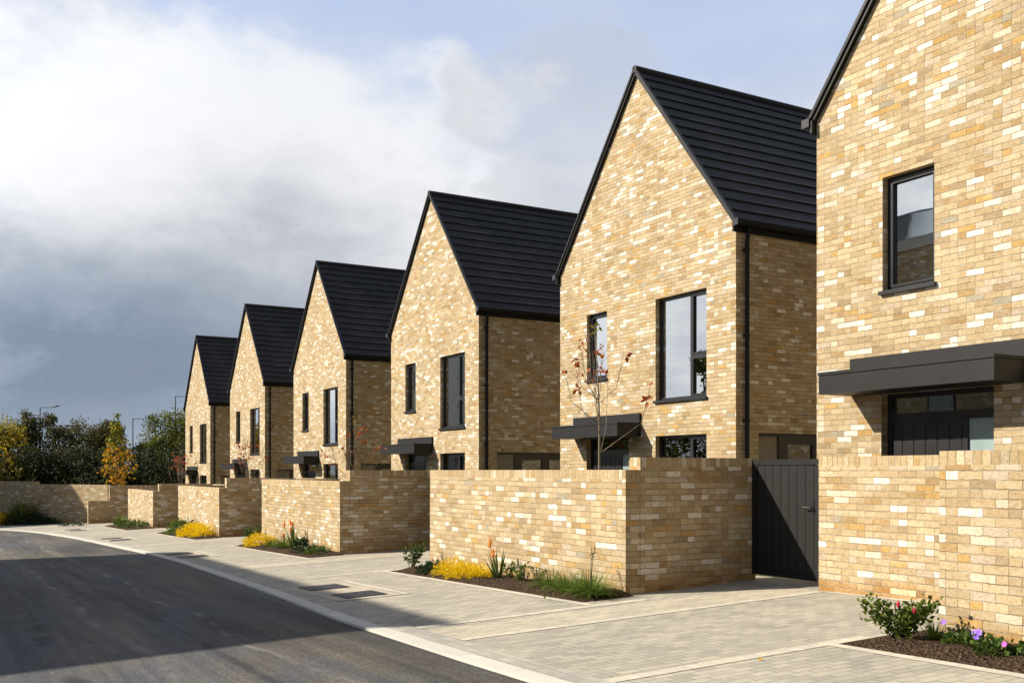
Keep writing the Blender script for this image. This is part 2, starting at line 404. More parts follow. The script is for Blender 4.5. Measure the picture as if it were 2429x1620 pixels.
# ------------------------------------------------------------------ ground, road, paving
def sheet(name, pts, up, mat, kind='structure', parent=None):
    mb = MB(); mb.add([on_ground(s, t, up) for s, t in pts], [tuple(range(len(pts)))])
    o = mb.build(name, mat, parent, recalc=False)
    me = o.data
    if me.polygons and me.polygons[0].normal.z < 0:
        me.flip_normals()
    if kind: o['kind'] = kind
    return o

def strip(name, left, right, up, mat, base=None, kind='structure'):
    mb = MB(); n = len(left)
    v = [on_ground(*p, up) for p in left] + [on_ground(*p, up) for p in right]
    f = [(i, i + 1, n + i + 1, n + i) for i in range(n - 1)]
    if base is not None:
        v += [on_ground(*p, base) for p in left] + [on_ground(*p, base) for p in right]
        f += [(i, i + 1, 2 * n + i + 1, 2 * n + i) for i in range(n - 1)]
        f += [(n + i, n + i + 1, 3 * n + i + 1, 3 * n + i) for i in range(n - 1)]
    mb.add(v, f); o = mb.build(name, mat, recalc=True)
    if o.data.polygons[0].normal.z < 0: o.data.flip_normals()
    o['kind'] = kind
    return o

KERB = [(-30, 3.85), (0, 3.86), (7.5, 3.87), (10.7, 3.93), (13.7, 4.12), (17.3, 4.27), (21, 4.40), (25, 4.43), (29, 4.30), (35.4, 4.10), (40, 3.80),
        (43.2, 3.52), (46, 3.12), (49, 2.55), (53, 1.35), (57, -.6), (61, -3.5), (65, -8), (67, -14)]
def offset_line(line, d):
    out = []
    for i, (s, t) in enumerate(line):
        a = line[max(i - 1, 0)]; b = line[min(i + 1, len(line) - 1)]
        dx, dy = b[0] - a[0], b[1] - a[1]; L = math.hypot(dx, dy)
        out.append((s - dy / L * d, t + dx / L * d))
    return out
ROAD_W = 5.6
mb = MB()
xs = [-900, -400, -160, -78, -66, -52, -40, -25, -10, 0, 15, 30, 45, 120, 400, 900]
ys = [-900, -300, -100, -30, -10, 0, 10, 20, 30, 60, 150, 400, 900]
mb.add([(x, y, ground_z(-x, y) - .10) for y in ys for x in xs],
       [(j * len(xs) + i, j * len(xs) + i + 1, (j + 1) * len(xs) + i + 1, (j + 1) * len(xs) + i) for j in range(len(ys) - 1) for i in range(len(xs) - 1)])
tag(mb.build('ground', M['rough']), kind='structure')
strip('road', KERB, offset_line(KERB, -ROAD_W), -.025, M['asphalt'])
strip('kerb', KERB, offset_line(KERB, .175), .002, M['kerb'], base=-.09)
strip('kerb', offset_line(KERB, -ROAD_W - .2), offset_line(KERB, -ROAD_W), .06, M['kerb'], base=-.09)
strip('pavement', offset_line(KERB, -ROAD_W - 2.4), offset_line(KERB, -ROAD_W - .2), .05, M['pavers'])
inner = offset_line(KERB, .175)
strip('pavement', inner, [(s, max(t + 5, 9.8) if s < 50 else t + 9) for s, t in inner], -.003, M['pavers'])
strip('edging_band', inner, offset_line(KERB, .41), .001, M['border'])

def kerb_t(s):
    L = offset_line(KERB, .41)
    for (a, b), (c, d) in zip(L, L[1:]):
        if a <= s <= c: return b + (d - b) * (s - a) / (c - a)
    return 4.3

PITCH = 9.82
def band(s0, s1, t0, t1, mat='band', up=.001, name='edging_band'):
    return sheet(name, [(s0, t0), (s1, t0), (s1, t1), (s0, t1)], up, M[mat])
BEDS = [(0.0, 5.9), (9.72, 15.42), (19.52, 25.3), (29.5, 35.3), (39.5, 45.3)]
for u in range(5):
    o = PITCH * u
    kt = kerb_t(8.9 + o)
    if u < 4:
        band(8.44 + o, 9.14 + o, kt, 9.12, 'path_pavers', .0, 'path')
        band(9.30 + o, 9.44 + o, kt, 7.25)
        band(8.32 + o, 8.44 + o, kt, 9.05)
        band(5.72 + o, 8.32 + o, 9.03, 9.125)
    b0, b1 = BEDS[u]
    t0 = 6.46 if u < 4 else 6.2
    lo = b0 - .26 if u else b0
    band(lo, b1, t0, t0 + .12)
    band(b1, b1 + .14, kerb_t(b1), 7.33 if u else 7.0)
    # the planting bed: a low mound of bark mulch
    mb = MB(); nx, ny = 40, 7
    for j in range(ny + 1):
        for i in range(nx + 1):
            s = b0 + (b1 - b0) * i / nx; t = t0 + .12 + (7.335 - t0 - .12) * j / ny
            e = min(1, min(i, nx - i) / 2.0) * min(1, j / 2.0)
            mb.v.append(tuple(on_ground(s, t, .002 + e * (.05 + .035 * mnoise.noise(Vector((s * 4, t * 4, u)))))))
    mb.f = [(j * (nx + 1) + i, j * (nx + 1) + i + 1, (j + 1) * (nx + 1) + i + 1, (j + 1) * (nx + 1) + i) for j in range(ny) for i in range(nx)]
    tag(mb.build('soil', M['soil'], smooth=True, recalc=False), kind='structure')

# inspection covers in their pale frames
cov_labels = [('square inspection cover nearer the camera of the two before the {} garden wall', 'square inspection cover farther from the camera of the two before the {} garden wall')]
who = ['', 'widest', 'second', 'third', 'fourth']
for u in range(1, 5):
    o = PITCH * (u - 1) + (0 if u < 3 else -.1)
    a0, a1, c0, c1 = 12.17 + o, 14.46 + o, 4.55, 5.42
    kt = kerb_t(13.3 + o); 
    band(a0, a1, kt, c1, 'path_pavers', .0, 'pavement')
    band(a0, a0 + .09, kt, c1 + .09, up=.004); band(a1 - .09, a1, kt, c1 + .09, up=.004); band(a0 + .09, a1 - .09, c1, c1 + .09, up=.004)
    for j, (s0, t0) in enumerate(((12.34 + o, 4.68), (13.59 + o, 4.63))):
        c = empty('inspection_cover', on_ground(s0 + .3, t0 + .29), cov_labels[0][j].format(who[u]), 'manhole cover', 'inspection covers in the pavement')
        sl = Matrix.Identity(3)
        f = MB(); w = .29; zz = lambda x, y: 0.0222 * x + 0.035 * y
        def tile(x0, x1, y0, y1, up):
            return [Vector((x0, y0, zz(x0, y0) + up)), Vector((x1, y0, zz(x1, y0) + up)), Vector((x1, y1, zz(x1, y1) + up)), Vector((x0, y1, zz(x0, y1) + up))]
        f.prism(tile(-w, w, -w, w, 0), Vector((0, 0, -.03)), Vector((0, 0, .010)))
        f.build('cover_plate', M['iron'], c)
        for hx in (-.17, .17):
            h = MB(); h.prism(tile(hx - .03, hx + .03, -.012, .012, 0), Vector((0, 0, .0105)), Vector((0, 0, .016))); h.build('lifting_keyhole', M['steel'], c)

# ------------------------------------------------------------------ houses
HW = 2.92; DEPTH = 9.2; EAVE = 5.86; PEAK = 9.715; SLOPE = (PEAK - 5.985) / 2.97
WIN_S = (-1.83, -1.07, 3.445, 4.889)
WIN_B = (.598, 2.128, 2.845, 4.887)
WIN_G = (.598, 2.128, 1.00, 2.145)
DOOR = (-1.85, -.29, -.16, 2.152)
SIDE = (.55, 2.75, .06, 2.145)

def holed_wall(mb, u0, u1, z0, z1, holes, put, depth):
    """rectangle u0..u1, z0..z1 with rectangular holes; put(u, d, z) -> point, d = depth into the wall"""
    us = sorted({u0, u1, *[h[0] for h in holes], *[h[1] for h in holes]}); zs = sorted({z0, z1, *[h[2] for h in holes], *[h[3] for h in holes]})
    for i in range(len(us) - 1):
        for j in range(len(zs) - 1):
            cu, cz = (us[i] + us[i + 1]) / 2, (zs[j] + zs[j + 1]) / 2
            if any(h[0] < cu < h[1] and h[2] < cz < h[3] for h in holes): continue
            mb.quad(put(us[i], 0, zs[j]), put(us[i + 1], 0, zs[j]), put(us[i + 1], 0, zs[j + 1]), put(us[i], 0, zs[j + 1]))
    for a, b, c, d in holes:
        for (p, q) in (((a, c), (a, d)), ((b, d), (b, c)), ((a, d), (b, d)), ((b, c), (a, c))):
            mb.quad(put(p[0], 0, p[1]), put(q[0], 0, q[1]), put(q[0], depth, q[1]), put(p[0], depth, p[1]))

def window(parent, a, b, c, d, put, mull=None, trans=None, sill=True, name='window', extra=(), pane_mat='glass'):
    """frame set back in its opening, its panes, inner lining and sill.  put(u, depth, z)"""
    fr = MB(); w = .055; d0, d1 = .10, .17
    def bx(u0, u1, z0, z1, e0=d0, e1=d1, m=fr):
        p = [put(u0, e0, z0), put(u1, e0, z0), put(u1, e0, z1), put(u0, e0, z1)]
        off = put(0, e1, 0) - put(0, e0, 0)
        m.prism([Vector(x) for x in p], Vector((0, 0, 0)), off)
    bx(a, a + w, c, d); bx(b - w, b, c, d); bx(a + w, b - w, c, c + w); bx(a + w, b - w, d - w, d)
    panes = []
    cells = [(a + w, b - w, c + w, d - w)]
    if mull:
        mu = a + (b - a) * mull
        bx(mu - .032, mu + .032, c + w, d - w)
        cells = [(a + w, mu - .032, c + w, d - w), (mu + .032, b - w, c + w, d - w)]
        if trans:
            tz = d - (d - c) * trans
            bx(mu + .032, b - w, tz - .032, tz + .032)
            cells[1:] = [(mu + .032, b - w, tz + .032, d - w), (mu + .032, b - w, c + w, tz - .032)]
    # slim opening sash inside the smaller lights
    for (u0, u1, z0, z1) in cells[1:] if len(cells) > 1 else cells:
        g = .03
        for q in ((u0, u0 + g, z0, z1), (u1 - g, u1, z0, z1), (u0 + g, u1 - g, z0, z0 + g), (u0 + g, u1 - g, z1 - g, z1)):
            bx(*q, d0 - .012, d1 - .02)
    for q in extra: bx(*q)
    o = fr.build(name, M['frame'], parent, recalc=True)
    for (u0, u1, z0, z1) in cells:
        p = MB(); bx(u0, u1, z0, z1, .132, .138, p); p.build('pane', M[pane_mat], o, recalc=True)
    if sill:
        s = MB(); bx(a - .03, b + .03, c - .045, c + .002, -.05, .10, s); s.build('sill', M['frame'], o, recalc=True)
    l = MB()
    bx(a - .0, a + .018, c, d, d1 + .002, .36, l); bx(b - .018, b, c, d, d1 + .002, .36, l); bx(a + .018, b - .018, d - .018, d, d1 + .002, .36, l); bx(a + .018, b - .018, c, c + .025, d1 + .002, .40, l)
    l.build('inner_lining', M['plaster'], o, recalc=True)
    return o

def make_house(label):
    h = empty('gabled_house', (0, 0, 0), label, 'house', 'gabled brick houses in a row')
    front = lambda u, d, z: Vector((u, d, z))
    right = lambda u, d, z: Vector((HW - d, u, z))
    w = MB()
    holed_wall(w, -HW, HW, -.9, EAVE, [WIN_S, WIN_B, WIN_G, DOOR], front, .12)
    gz = PEAK - .125
    zz = lambda x: gz - SLOPE * abs(x)
    w.add([(-HW, 0, EAVE), (HW, 0, EAVE), (HW, 0, zz(HW)), (0, 0, gz), (-HW, 0, zz(HW))], [(0, 1, 2, 3, 4)])
    holed_wall(w, 0, DEPTH, -.9, EAVE, [SIDE], right, .12)
    w.quad((-HW, DEPTH, -.9), (-HW, 0, -.9), (-HW, 0, EAVE), (-HW, DEPTH, EAVE))
    w.add([(HW, DEPTH, -.9), (-HW, DEPTH, -.9), (-HW, DEPTH, zz(HW)), (0, DEPTH, gz), (HW, DEPTH, zz(HW))], [(0, 1, 2, 3, 4)])
    w.build('wall', M['brick'], h)
    # inner leaf: rooms behind the glass
    i = MB()
    for z in (-.02, 2.62, 5.2): i.box(-HW + .3, HW - .3, .37, 5.2, z - .1, z)
    i.box(-HW + .3, HW - .3, 5.2, 5.3, -.1, 5.4)
    i.box(-.12, 0.0, .4, 5.2, 0, 2.5); i.box(-.12, 0.0, .4, 5.2, 2.62, 5.1)
    holed_wall(i, -HW + .01, HW - .01, -.1, 5.6, [WIN_S, WIN_B, WIN_G, DOOR], lambda u, d, z: Vector((u, .36 + d, z)), .001)
    holed_wall(i, .36, 5.3, -.1, 5.6, [SIDE], lambda u, d, z: Vector((HW - .36 - d, u, z)), .001)
    i.quad((-HW + .36, .36, -.1), (-HW + .36, 5.3, -.1), (-HW + .36, 5.3, 5.6), (-HW + .36, .36, 5.6))
    i.build('interior', M['inside'], h)
    # roof: stepped tile courses on both slopes
    r = MB(); n = 15; y0, y1 = -.075, DEPTH + .12
    X1 = 2.985; L = math.hypot(X1, SLOPE * X1); dx, dz = X1 / L, -SLOPE * X1 / L; nx, nz = -dz, dx
    for sg in (-1, 1):
        prof = []
        for c in range(n):
            a = L * c / n; b = L * (c + 1) / n
            prof.append((a, -.022)); prof.append((b + .012, .008)); 
        pts = [(sg * (q * dx + m * nx), PEAK + q * dz + m * nz) for q, m in prof]
        pts += [(sg * (L * dx - .027 * nx), PEAK + L * dz - .027 * nz), (0, PEAK - .027 / nz)]
        k = len(pts)
        v = [(x, y0, z) for x, z in pts] + [(x, y1, z) for x, z in pts]
        r.add(v, [(q, (q + 1) % k, k + (q + 1) % k, k + q) for q in range(k)] + [tuple(range(k)), tuple(range(k, 2 * k))])
    roof = r.build('roof', M['roof'], h, recalc=True)
    rc = MB(); rc.tube([(0, y0 - .01, PEAK - .02), (0, y1, PEAK - .02)], .075, 10); rc.build('ridge_cap', M['roof'], roof, smooth=False)
    for sg in (-1, 1):
        g = MB()
        def slab(q0, q1, m0, m1, ya, yb):
            c = [(q0, m0), (q1, m0), (q1, m1), (q0, m1)]
            p = [Vector((sg * (q * dx + m * nx), 0, PEAK + q * dz + m * nz)) for q, m in c]
            g.prism(p, Vector((0, ya, 0)), Vector((0, yb, 0)))
        slab(-.02, L + .03, -.026, .020, y0 - .016, y0)
        g.build('verge_face', M['black'], roof, recalc=True); g = MB()
        slab(-.02, L + .03, .0095, .020, y0, y0 + .045)
        g.build('verge_cap', M['verge'], roof, recalc=True)
        g = MB(); slab(.05, L - .02, -.078, -.0275, y0 + .010, -.003); g.build('soffit', M['black'], roof, recalc=True)
    for sg in (-1, 1):
        g = MB()
        gx = sg * (HW + .105)
        prof = [(gx - .062, 5.965), (gx - .058, 5.90), (gx - .03, 5.862), (gx + .03, 5.862), (gx + .058, 5.90), (gx + .062, 5.965), (gx + .05, 5.965), (gx + .045, 5.905), (gx - .045, 5.905), (gx - .05, 5.965)]
        g.prism([Vector((x, 0, z)) for x, z in prof], Vector((0, -.10, 0)), Vector((0, DEPTH, 0)))
        gu = g.build('gutter', M['black'], h, recalc=True)
        e = MB(); e.box(gx - .066, gx + .066, -.112, -.096, 5.855, 5.972); e.build('gutter_end', M['frame'], gu)
        f = MB(); f.box(min(sg * (HW + .002), sg * (HW + .04)), max(sg * (HW + .002), sg * (HW + .04)), -.09, DEPTH, 5.76, 5.93); f.build('fascia', M['black'], h)
    dp = MB(); x = HW + .07
    dp.tube([(HW + .105, .21, 5.87), (HW + .105, .21, 5.78), (x, .21, 5.60), (x, .21, 5.5), (x, .21, 0.0), (x + .06, .21, -.08)], .038, 10)
    dpo = dp.build('downpipe', M['black'], h, smooth=True)
    for z in (5.45, 3.9, 2.35, .9):
        b = MB(); b.tube([(x, .21, z - .03), (x, .21, z + .03)], .046, 10); b.box(HW + .001, x, .15, .27, z - .015, z + .015); b.build('bracket', M['black'], dpo)
    window(h, *WIN_S, front)
    window(h, *WIN_B, front, .642, .60)
    window(h, *WIN_G, front, .642, pane_mat='side_glass')
    # french doors and sidelight in the flank wall
    sd = MB(); y0_, y1_, z0, z1 = SIDE
    def sb(a, b, c, d, e0=.10, e1=.17, m=sd): m.box(HW - e1, HW - e0, a, b, c, d)
    sb(y0_, y0_ + .05, z0, z1); sb(y1_ - .05, y1_, z0, z1); sb(y0_ + .05, y1_ - .05, z1 - .055, z1); sb(y0_ + .05, y1_ - .05, z0, z0 + .06)
    for a, b in ((1.15, 1.39), (2.04, 2.28)): sb(a, b, z0 + .06, z1 - .055, .095, .165)
    sb(1.39, 2.04, z1 - .2, z1 - .055, .095, .165); sb(2.28, y1_ - .05, z1 - .2, z1 - .055, .095, .165); sb(1.39, 2.04, z0 + .06, z0 + .2, .095, .165); sb(2.28, y1_ - .05, z0 + .06, z0 + .2, .095, .165)
    so = sd.build('glazed_side_door', M['frame'], h)
    for a, b, c, d in ((y0_ + .05, 1.15, z0 + .06, z1 - .055), (1.39, 2.04, z0 + .2, z1 - .2), (2.28, y1_ - .05, z0 + .2, z1 - .2)):
        p = MB(); sb(a, b, c, d, .128, .136, p); p.build('pane', M['side_glass'] if a > 1 else M['blind'], so)
    hd = MB(); sb(1.30, 1.33, 1.0, 1.15, .05, .095, hd); hd.build('handle', M['steel'], so)
    # front door: frame, transom light, leaf, frosted sidelight
    a, b, c, d = DOOR; f = MB()
    bx = lambda u0, u1, z0, z1, e0=.12, e1=.19, m=None: (m or f).box(u0, u1, e0, e1, z0, z1)
    bx(a, a + .07, c, d); bx(b - .05, b, c, d); bx(a + .07, b - .05, d - .06, d); bx(a + .07, b - .05, 1.80, 1.90); bx(b - .48, b - .42, c, 1.80)
    df = f.build('front_door', M['frame'], h)
    l = MB(); bx(a + .07, b - .48, c, 1.80, .135, .185, l); 
    for q in range(6): 
        u = a + .07 + (b - .48 - a - .07) * (q + .5) / 6; bx(u - .058, u + .058, c + .06, 1.74, .128, .136, l)
    dl = l.build('door_leaf', M['door'], df)
    hd = MB(); hd.tube([(b - .56, .128, .85), (b - .56, .075, .85), (b - .70, .07, .85)], .012, 8); hd.build('handle', M['steel'], df)
    p = MB(); bx(b - .42, b - .05, c, 1.80, .148, .16, p); p.build('sidelight', M['frost'], df)
    p = MB(); bx(a + .07, b - .05, 1.90, d - .06, .148, .156, p); p.build('transom_pane', M['side_glass'], df)
    st = MB(); st.box(a - .1, b + .1, -.5, .1, -.6, -.17); st.build('door_step', M['kerb'], h)
    # flat canopy over the door with an upstand against the wall
    cn = MB(); x0, x1 = -2.33, .12
    cn.box(x0, x1, -.60, -.002, 2.155, 2.395)
    cn.box(x0 - .012, x1 + .012, -.612, -.0025, 2.397, 2.435)
    co = cn.build('canopy', M['canopy'], h)
    u = MB(); u.box(x0 + .02, x1 + .012, -.05, -.003, 2.437, 2.635); u.build('canopy_upstand', M['canopy'], co)
    return h

H_LABELS = ['nearest brick house, its dark-edged gable cut off by the right edge of the photo',
            'brick house second from the right, bare sapling with red leaves before its canopy',
            'middle brick gabled house, third from the right, behind the plain return wall',
            'brick gabled house fourth from the right, third from the far end of the row',
            'second smallest brick gabled house, fifth from the right in the row',
            'farthest and smallest brick gabled house at the left end of the row']
H_S = [6.82] + [16.575 + 9.8188 * i for i in range(5)]
H_T = [10.45] + [12.6] * 5
H_Z = [.27, 0, -.197, -.433, -.633, -.938]
proto = make_house(H_LABELS[0])
for i in range(6):
    h = proto if i == 0 else copy_tree(proto)
    h.location = P(H_S[i], H_T[i], H_Z[i] - 1.45); h['label'] = H_LABELS[i]

# ------------------------------------------------------------------ garden walls and gates
TH = .215; CP = .115
def wall_box(mb, cp, s0, s1, t0, t1, top, bottom=None):
    zb = min(ground_z(s, t) for s in (s0, s1) for t in (t0, t1)) - .25
    mb.box(-s1, -s0, t0, t1, zb, top - CP); cp.box(-s1, -s0, t0, t1, top - CP, top)

LEVEL = [.166, .0124, -.2115, -.4996, -.7694, -.95]
SR = [-.25, 9.876, 19.72, 29.72, 39.78]; SL = [5.487, 15.40, 25.35, 35.3, 45.3]
W_LABELS = ['tall sunlit garden wall cut off by the right edge, purple flowers at its foot',
            'widest fully visible sunlit garden wall, yellow mounds and grasses in the bed along it',
            'sunlit garden wall with orange poker flowers and one yellow clump at its foot, second along the street',
            'short sunlit garden wall whose bed holds a bright yellow mound beside a green one',
            'farthest free-standing sunlit garden wall, only low green plants at its foot']
for u in range(5):
    g = empty('garden_wall', on_ground(SL[u], 7.33), W_LABELS[u], 'garden wall', 'brick garden walls along the pavement')
    b, c = MB(), MB()
    wall_box(b, c, SR[u], SL[u], 7.33, 7.33 + TH, LEVEL[u])
    wall_box(b, c, SL[u] - TH, SL[u], 7.33 + TH, 9.13, LEVEL[u])
    if u < 4 or True: wall_box(b, c, SL[u] - TH, 8.48 + PITCH * u, 9.13, 9.13 + TH, LEVEL[u])
    o = b.build('brickwork', M['brick'], g); o2 = c.build('coping', M['coping'], g)
    for q in (o, o2): q.matrix_parent_inverse = Matrix.Translation(-Vector(g.location))
R_LABELS = ['', 'shaded tall return wall running back from the wide wall to the black gate',
            'shaded return wall behind the left end of the widest sunlit wall',
            'shaded return wall between the second and third sunlit garden walls',
            'shaded return wall between the two farthest free-standing sunlit walls']
for u in range(1, 5):
    g = empty('return_wall', on_ground(SR[u], 8.3), R_LABELS[u], 'garden wall', 'shaded return walls')
    b, c = MB(), MB()
    wall_box(b, c, SR[u], SR[u] + TH, 7.33 + TH + .008, 9.46, LEVEL[u - 1])
    o = b.build('brickwork', M['brick'], g); o2 = c.build('coping', M['coping'], g)
    for q in (o, o2): q.matrix_parent_inverse = Matrix.Translation(-Vector(g.location))

def make_gate():
    g = empty('garden_gate', (0, 0, 0), '', 'gate', 'black boarded garden gates')
    w = 1.37; h = 1.50
    f = MB(); f.box(-w / 2, -w / 2 + .085, -.02, .04, 0, h); f.box(w / 2 - .03, w / 2, -.02, .04, 0, h); f.box(-w / 2 + .085, w / 2 - .03, -.02, .04, h - .07, h); f.box(-w / 2 + .085, w / 2 - .03, -.015, .035, .0, .08)
    f.build('gate_frame', M['canopy'], g)
    b = MB(); x0, x1 = -w / 2 + .088, w / 2 - .033; n = 9
    for i in range(n):
        a = x0 + (x1 - x0) * i / n; e = x0 + (x1 - x0) * (i + 1) / n
        b.box(a + .004, e - .004, -.008, .012, .083, h - .073)
    b.box(x0, x1, .0125, .02, .083, h - .073)
    b.build('gate_boards', M['gate'], g)
    k = MB(); k.box(w / 2 - .34, w / 2 - .30, -.016, -.008, .82, .98); k.tube([(w / 2 - .32, -.016, .90), (w / 2 - .32, -.06, .90), (w / 2 - .44, -.062, .905)], .010, 8)
    k.build('handle', M['steel'], g)
    return g
gp = make_gate()
G_LABELS = ['black vertical-boarded gate with a diagonal shadow, between two brick walls', 'black boarded gate hidden behind the widest garden wall', 'black boarded gate hidden behind the second sunlit garden wall', 'black boarded gate hidden behind the third sunlit garden wall']
for u in range(4):
    g = gp if u == 0 else copy_tree(gp)
    g.location = Vector((-(9.175 + PITCH * u), 9.40, LEVEL[u] - 1.52)); g['label'] = G_LABELS[u]

# bent wall round the end of the street
def wall_run(mb, cp, p, q, top, th=TH):
    d = Vector((q[0] - p[0], q[1] - p[1])).normalized(); nrm = Vector((-d.y, d.x)) * th
    if nrm.y < 0: nrm = -nrm
    c = [Vector((-p[0], p[1], 0)), Vector((-q[0], q[1], 0)), Vector((-q[0] - nrm.x, q[1] + nrm.y, 0)), Vector((-p[0] - nrm.x, p[1] + nrm.y, 0))]
    zb = min(ground_z(*p), ground_z(*q)) - .3
    mb.prism(c, Vector((0, 0, zb)), Vector((0, 0, top - CP))); cp.prism(c, Vector((0, 0, top - CP)), Vector((0, 0, top)))
DIR = Vector((3.3, -2.1)).normalized()
A = (50.1, 7.2); B = (A[0] + DIR.x * 5.0, A[1] + DIR.y * 5.0); C = (A[0] + DIR.x * 16, A[1] + DIR.y * 16)
g = empty('boundary_wall', on_ground(*B), 'long brick wall closing the far end of the street, half in shadow', 'garden wall')
b, c = MB(), MB(); wall_run(b, c, A, B, -.66); wall_run(b, c, B, C, -.52)
for q in (b.build('brickwork', M['brick'], g, recalc=True), c.build('coping', M['coping'], g, recalc=True)): q.matrix_parent_inverse = Matrix.Translation(-Vector(g.location))
g = empty('return_wall', on_ground(49.5, 7.0), 'stepped shaded return wall at the far end, its front part much lower', 'garden wall', 'shaded return walls')
b, c = MB(), MB(); wall_box(b, c, 49.5, 49.5 + TH, 6.28, 7.2, -1.38); wall_box(b, c, 49.5, 49.5 + TH, 7.2, 9.4, -.68)
for q in (b.build('brickwork', M['brick'], g), c.build('coping', M['coping'], g)): q.matrix_parent_inverse = Matrix.Translation(-Vector(g.location))

# ------------------------------------------------------------------ plants
def rnd_dir(zmin=-1.0):
    while True:
        v = Vector((R.uniform(-1, 1), R.uniform(-1, 1), R.uniform(-1, 1)))
        if .1 < v.length < 1 and v.z / v.length > zmin: return v.normalized()

def shrub(name, s, t, w, h, n, mat, label, cat, leaf=(.06, .035), stems=7, group=None, buds=0, budmat='redbud'):
    g = empty(name, on_ground(s, t, .03), label, cat, group)
    st = MB(); lf = MB(); tips = []
    for i in range(stems):
        a = R.uniform(0, 6.28); rr = w * R.uniform(.25, .55); hh = h * R.uniform(.65, 1.0)
        p0 = Vector((R.uniform(-.03, .03), R.uniform(-.03, .03), -.03)); p2 = Vector((math.cos(a) * rr, math.sin(a) * rr, hh)); p1 = (p0 + p2) / 2 + Vector((0, 0, h * .12))
        st.tube([p0, p1, p2], [.006, .005, .003], 5); tips.append((p0, p1, p2))
    for i in range(n):
        p0, p1, p2 = R.choice(tips); f = R.uniform(.25, 1.05); q = p0.lerp(p1, f * 2) if f < .5 else p1.lerp(p2, f * 2 - 1)
        q = q + rnd_dir() * w * R.uniform(.02, .16)
        k = R.uniform(.7, 1.25); lf.leaf(q, rnd_dir(-.3), leaf[0] * k, leaf[1] * k)
    st.build('stems', M['stem'], g); lf.build('leaves', M[mat], g)
    for i in range(buds):
        p = tips[i % len(tips)][2] + Vector((R.uniform(-.02, .02), R.uniform(-.02, .02), .03))
        fl = MB(); fl.tube([p, p + Vector((0, 0, .015)), p + Vector((0, 0, .04)), p + Vector((0, 0, .055))], [.006, .015, .012, .003], 8); fl.build('flower', M[budmat], g, smooth=True)
    return g

def mound(name, s, t, w, h, n, mat, label, cat, leaf=(.05, .012), group=None):
    g = empty(name, on_ground(s, t, .01), label, cat, group)
    lf = MB(); 
    for i in range(n):
        d = rnd_dir(-.05); rr = R.uniform(.45, 1.0) * (1 + .18 * mnoise.noise(d * 2.3 + Vector((s, t, 0))))
        q = Vector((d.x * w * .5 * rr, d.y * w * .42 * rr, max(0, d.z) * h * rr + .01))
        dd = (Vector((d.x, d.y, max(d.z, .25))) + rnd_dir() * .7)
        k = R.uniform(.7, 1.4); lf.leaf(q, dd, leaf[0] * k, leaf[1] * k, .1)
    lf.build('foliage', M[mat], g)
    return g

def tuft(name, s, t, w, h, n, mat, label, cat, width=.008, droop=.9, group=None, stalks=0):
    g = empty(name, on_ground(s, t, .02), label, cat, group); b = MB()
    for i in range(n):
        a = R.uniform(0, 6.28); r = R.uniform(0, w * .18); lean = R.uniform(.05, .9)
        b.blade(Vector((math.cos(a) * r, math.sin(a) * r, 0)), Vector((math.cos(a) * lean * w / h, math.sin(a) * lean * w / h, 1)), h * R.uniform(.6, 1.15), width * R.uniform(.7, 1.3), droop * R.uniform(.5, 1.5))
    b.build('blades', M[mat], g)
    if stalks:
        k = MB()
        for i in range(stalks):
            a = R.uniform(0, 6.28); tip = Vector((math.cos(a) * w * .25, math.sin(a) * w * .25, h * R.uniform(1.3, 1.75)))
            k.tube([(0, 0, 0), tip * .6 + Vector((0, 0, .03)), tip, tip + Vector((math.cos(a) * .03, math.sin(a) * .03, -.03))], [.004, .003, .003, .002], 5)
            for j in range(9): k.leaf(tip.lerp(tip * .75, R.random()), rnd_dir(), .03, .014)
        k.build('seed_stalks', M['l_dark'], g)
    return g

def poker(s, t, h, label, heads, n=26):
    g = empty('poker_plant', on_ground(s, t, .02), label, 'flowering plant', 'orange poker plants')
    b = MB()
    for i in range(n):
        a = R.uniform(0, 6.28); lean = R.uniform(.12, .75)
        b.blade(Vector((math.cos(a) * .03, math.sin(a) * .03, 0)), Vector((math.cos(a) * lean, math.sin(a) * lean, 1)), h * R.uniform(.65, 1.0), .042 * R.uniform(.8, 1.2), .15)
    b.build('strap_leaves', M['l_strap'], g)
    for (dx, hh) in heads:
        p = Vector((dx, R.uniform(-.08, .0), hh)); k = MB(); k.tube([(0, 0, 0), p * .6 + Vector((0, 0, .05)), p], [.006, .005, .004], 6); so = k.build('flower_stem', M['stem'], g)
        f = MB(); f.tube([p - Vector((0, 0, .02)), p + Vector((0, 0, .01)), p + Vector((0, 0, .06)), p + Vector((0, 0, .10)), p + Vector((0, 0, .12))], [.010, .020, .020, .012, .003], 8)
        for i in range(40):
            z = R.uniform(-.02, .09); a = R.uniform(0, 6.28); f.leaf(p + Vector((math.cos(a) * .022, math.sin(a) * .022, z)), Vector((math.cos(a), math.sin(a), -.9)), .03, .008)
        f.build('flower', M['orange'], so)
    return g

# bed of the widest wall
shrub('leafy_shrub', 15.12, 6.88, .46, .42, 330, 'l_green', 'upright leafy shrub at the left tip of the widest bed', 'shrub', (.055, .032), 9)
mound('low_plant', 14.3, 6.86, .62, .17, 420, 'l_dark', 'low dark blue-green leafy plant between the shrub and the yellow mounds', 'plant', (.055, .035))
mound('yellow_mound', 13.72, 6.92, .72, .25, 1500, 'l_yellow', 'bright yellow feathery mound nearest the leafy shrub in the widest bed', 'plant', (.06, .009), 'yellow mounds in the widest bed')
mound('yellow_mound', 13.22, 6.86, .66, .22, 1300, 'l_yellow', 'middle one of three yellow feathery mounds in the widest bed', 'plant', (.06, .009), 'yellow mounds in the widest bed')
mound('yellow_mound', 12.85, 6.92, .48, .20, 900, 'l_yellow', 'smallest yellow feathery mound, next to the orange poker plant of the widest bed', 'plant', (.055, .009), 'yellow mounds in the widest bed')
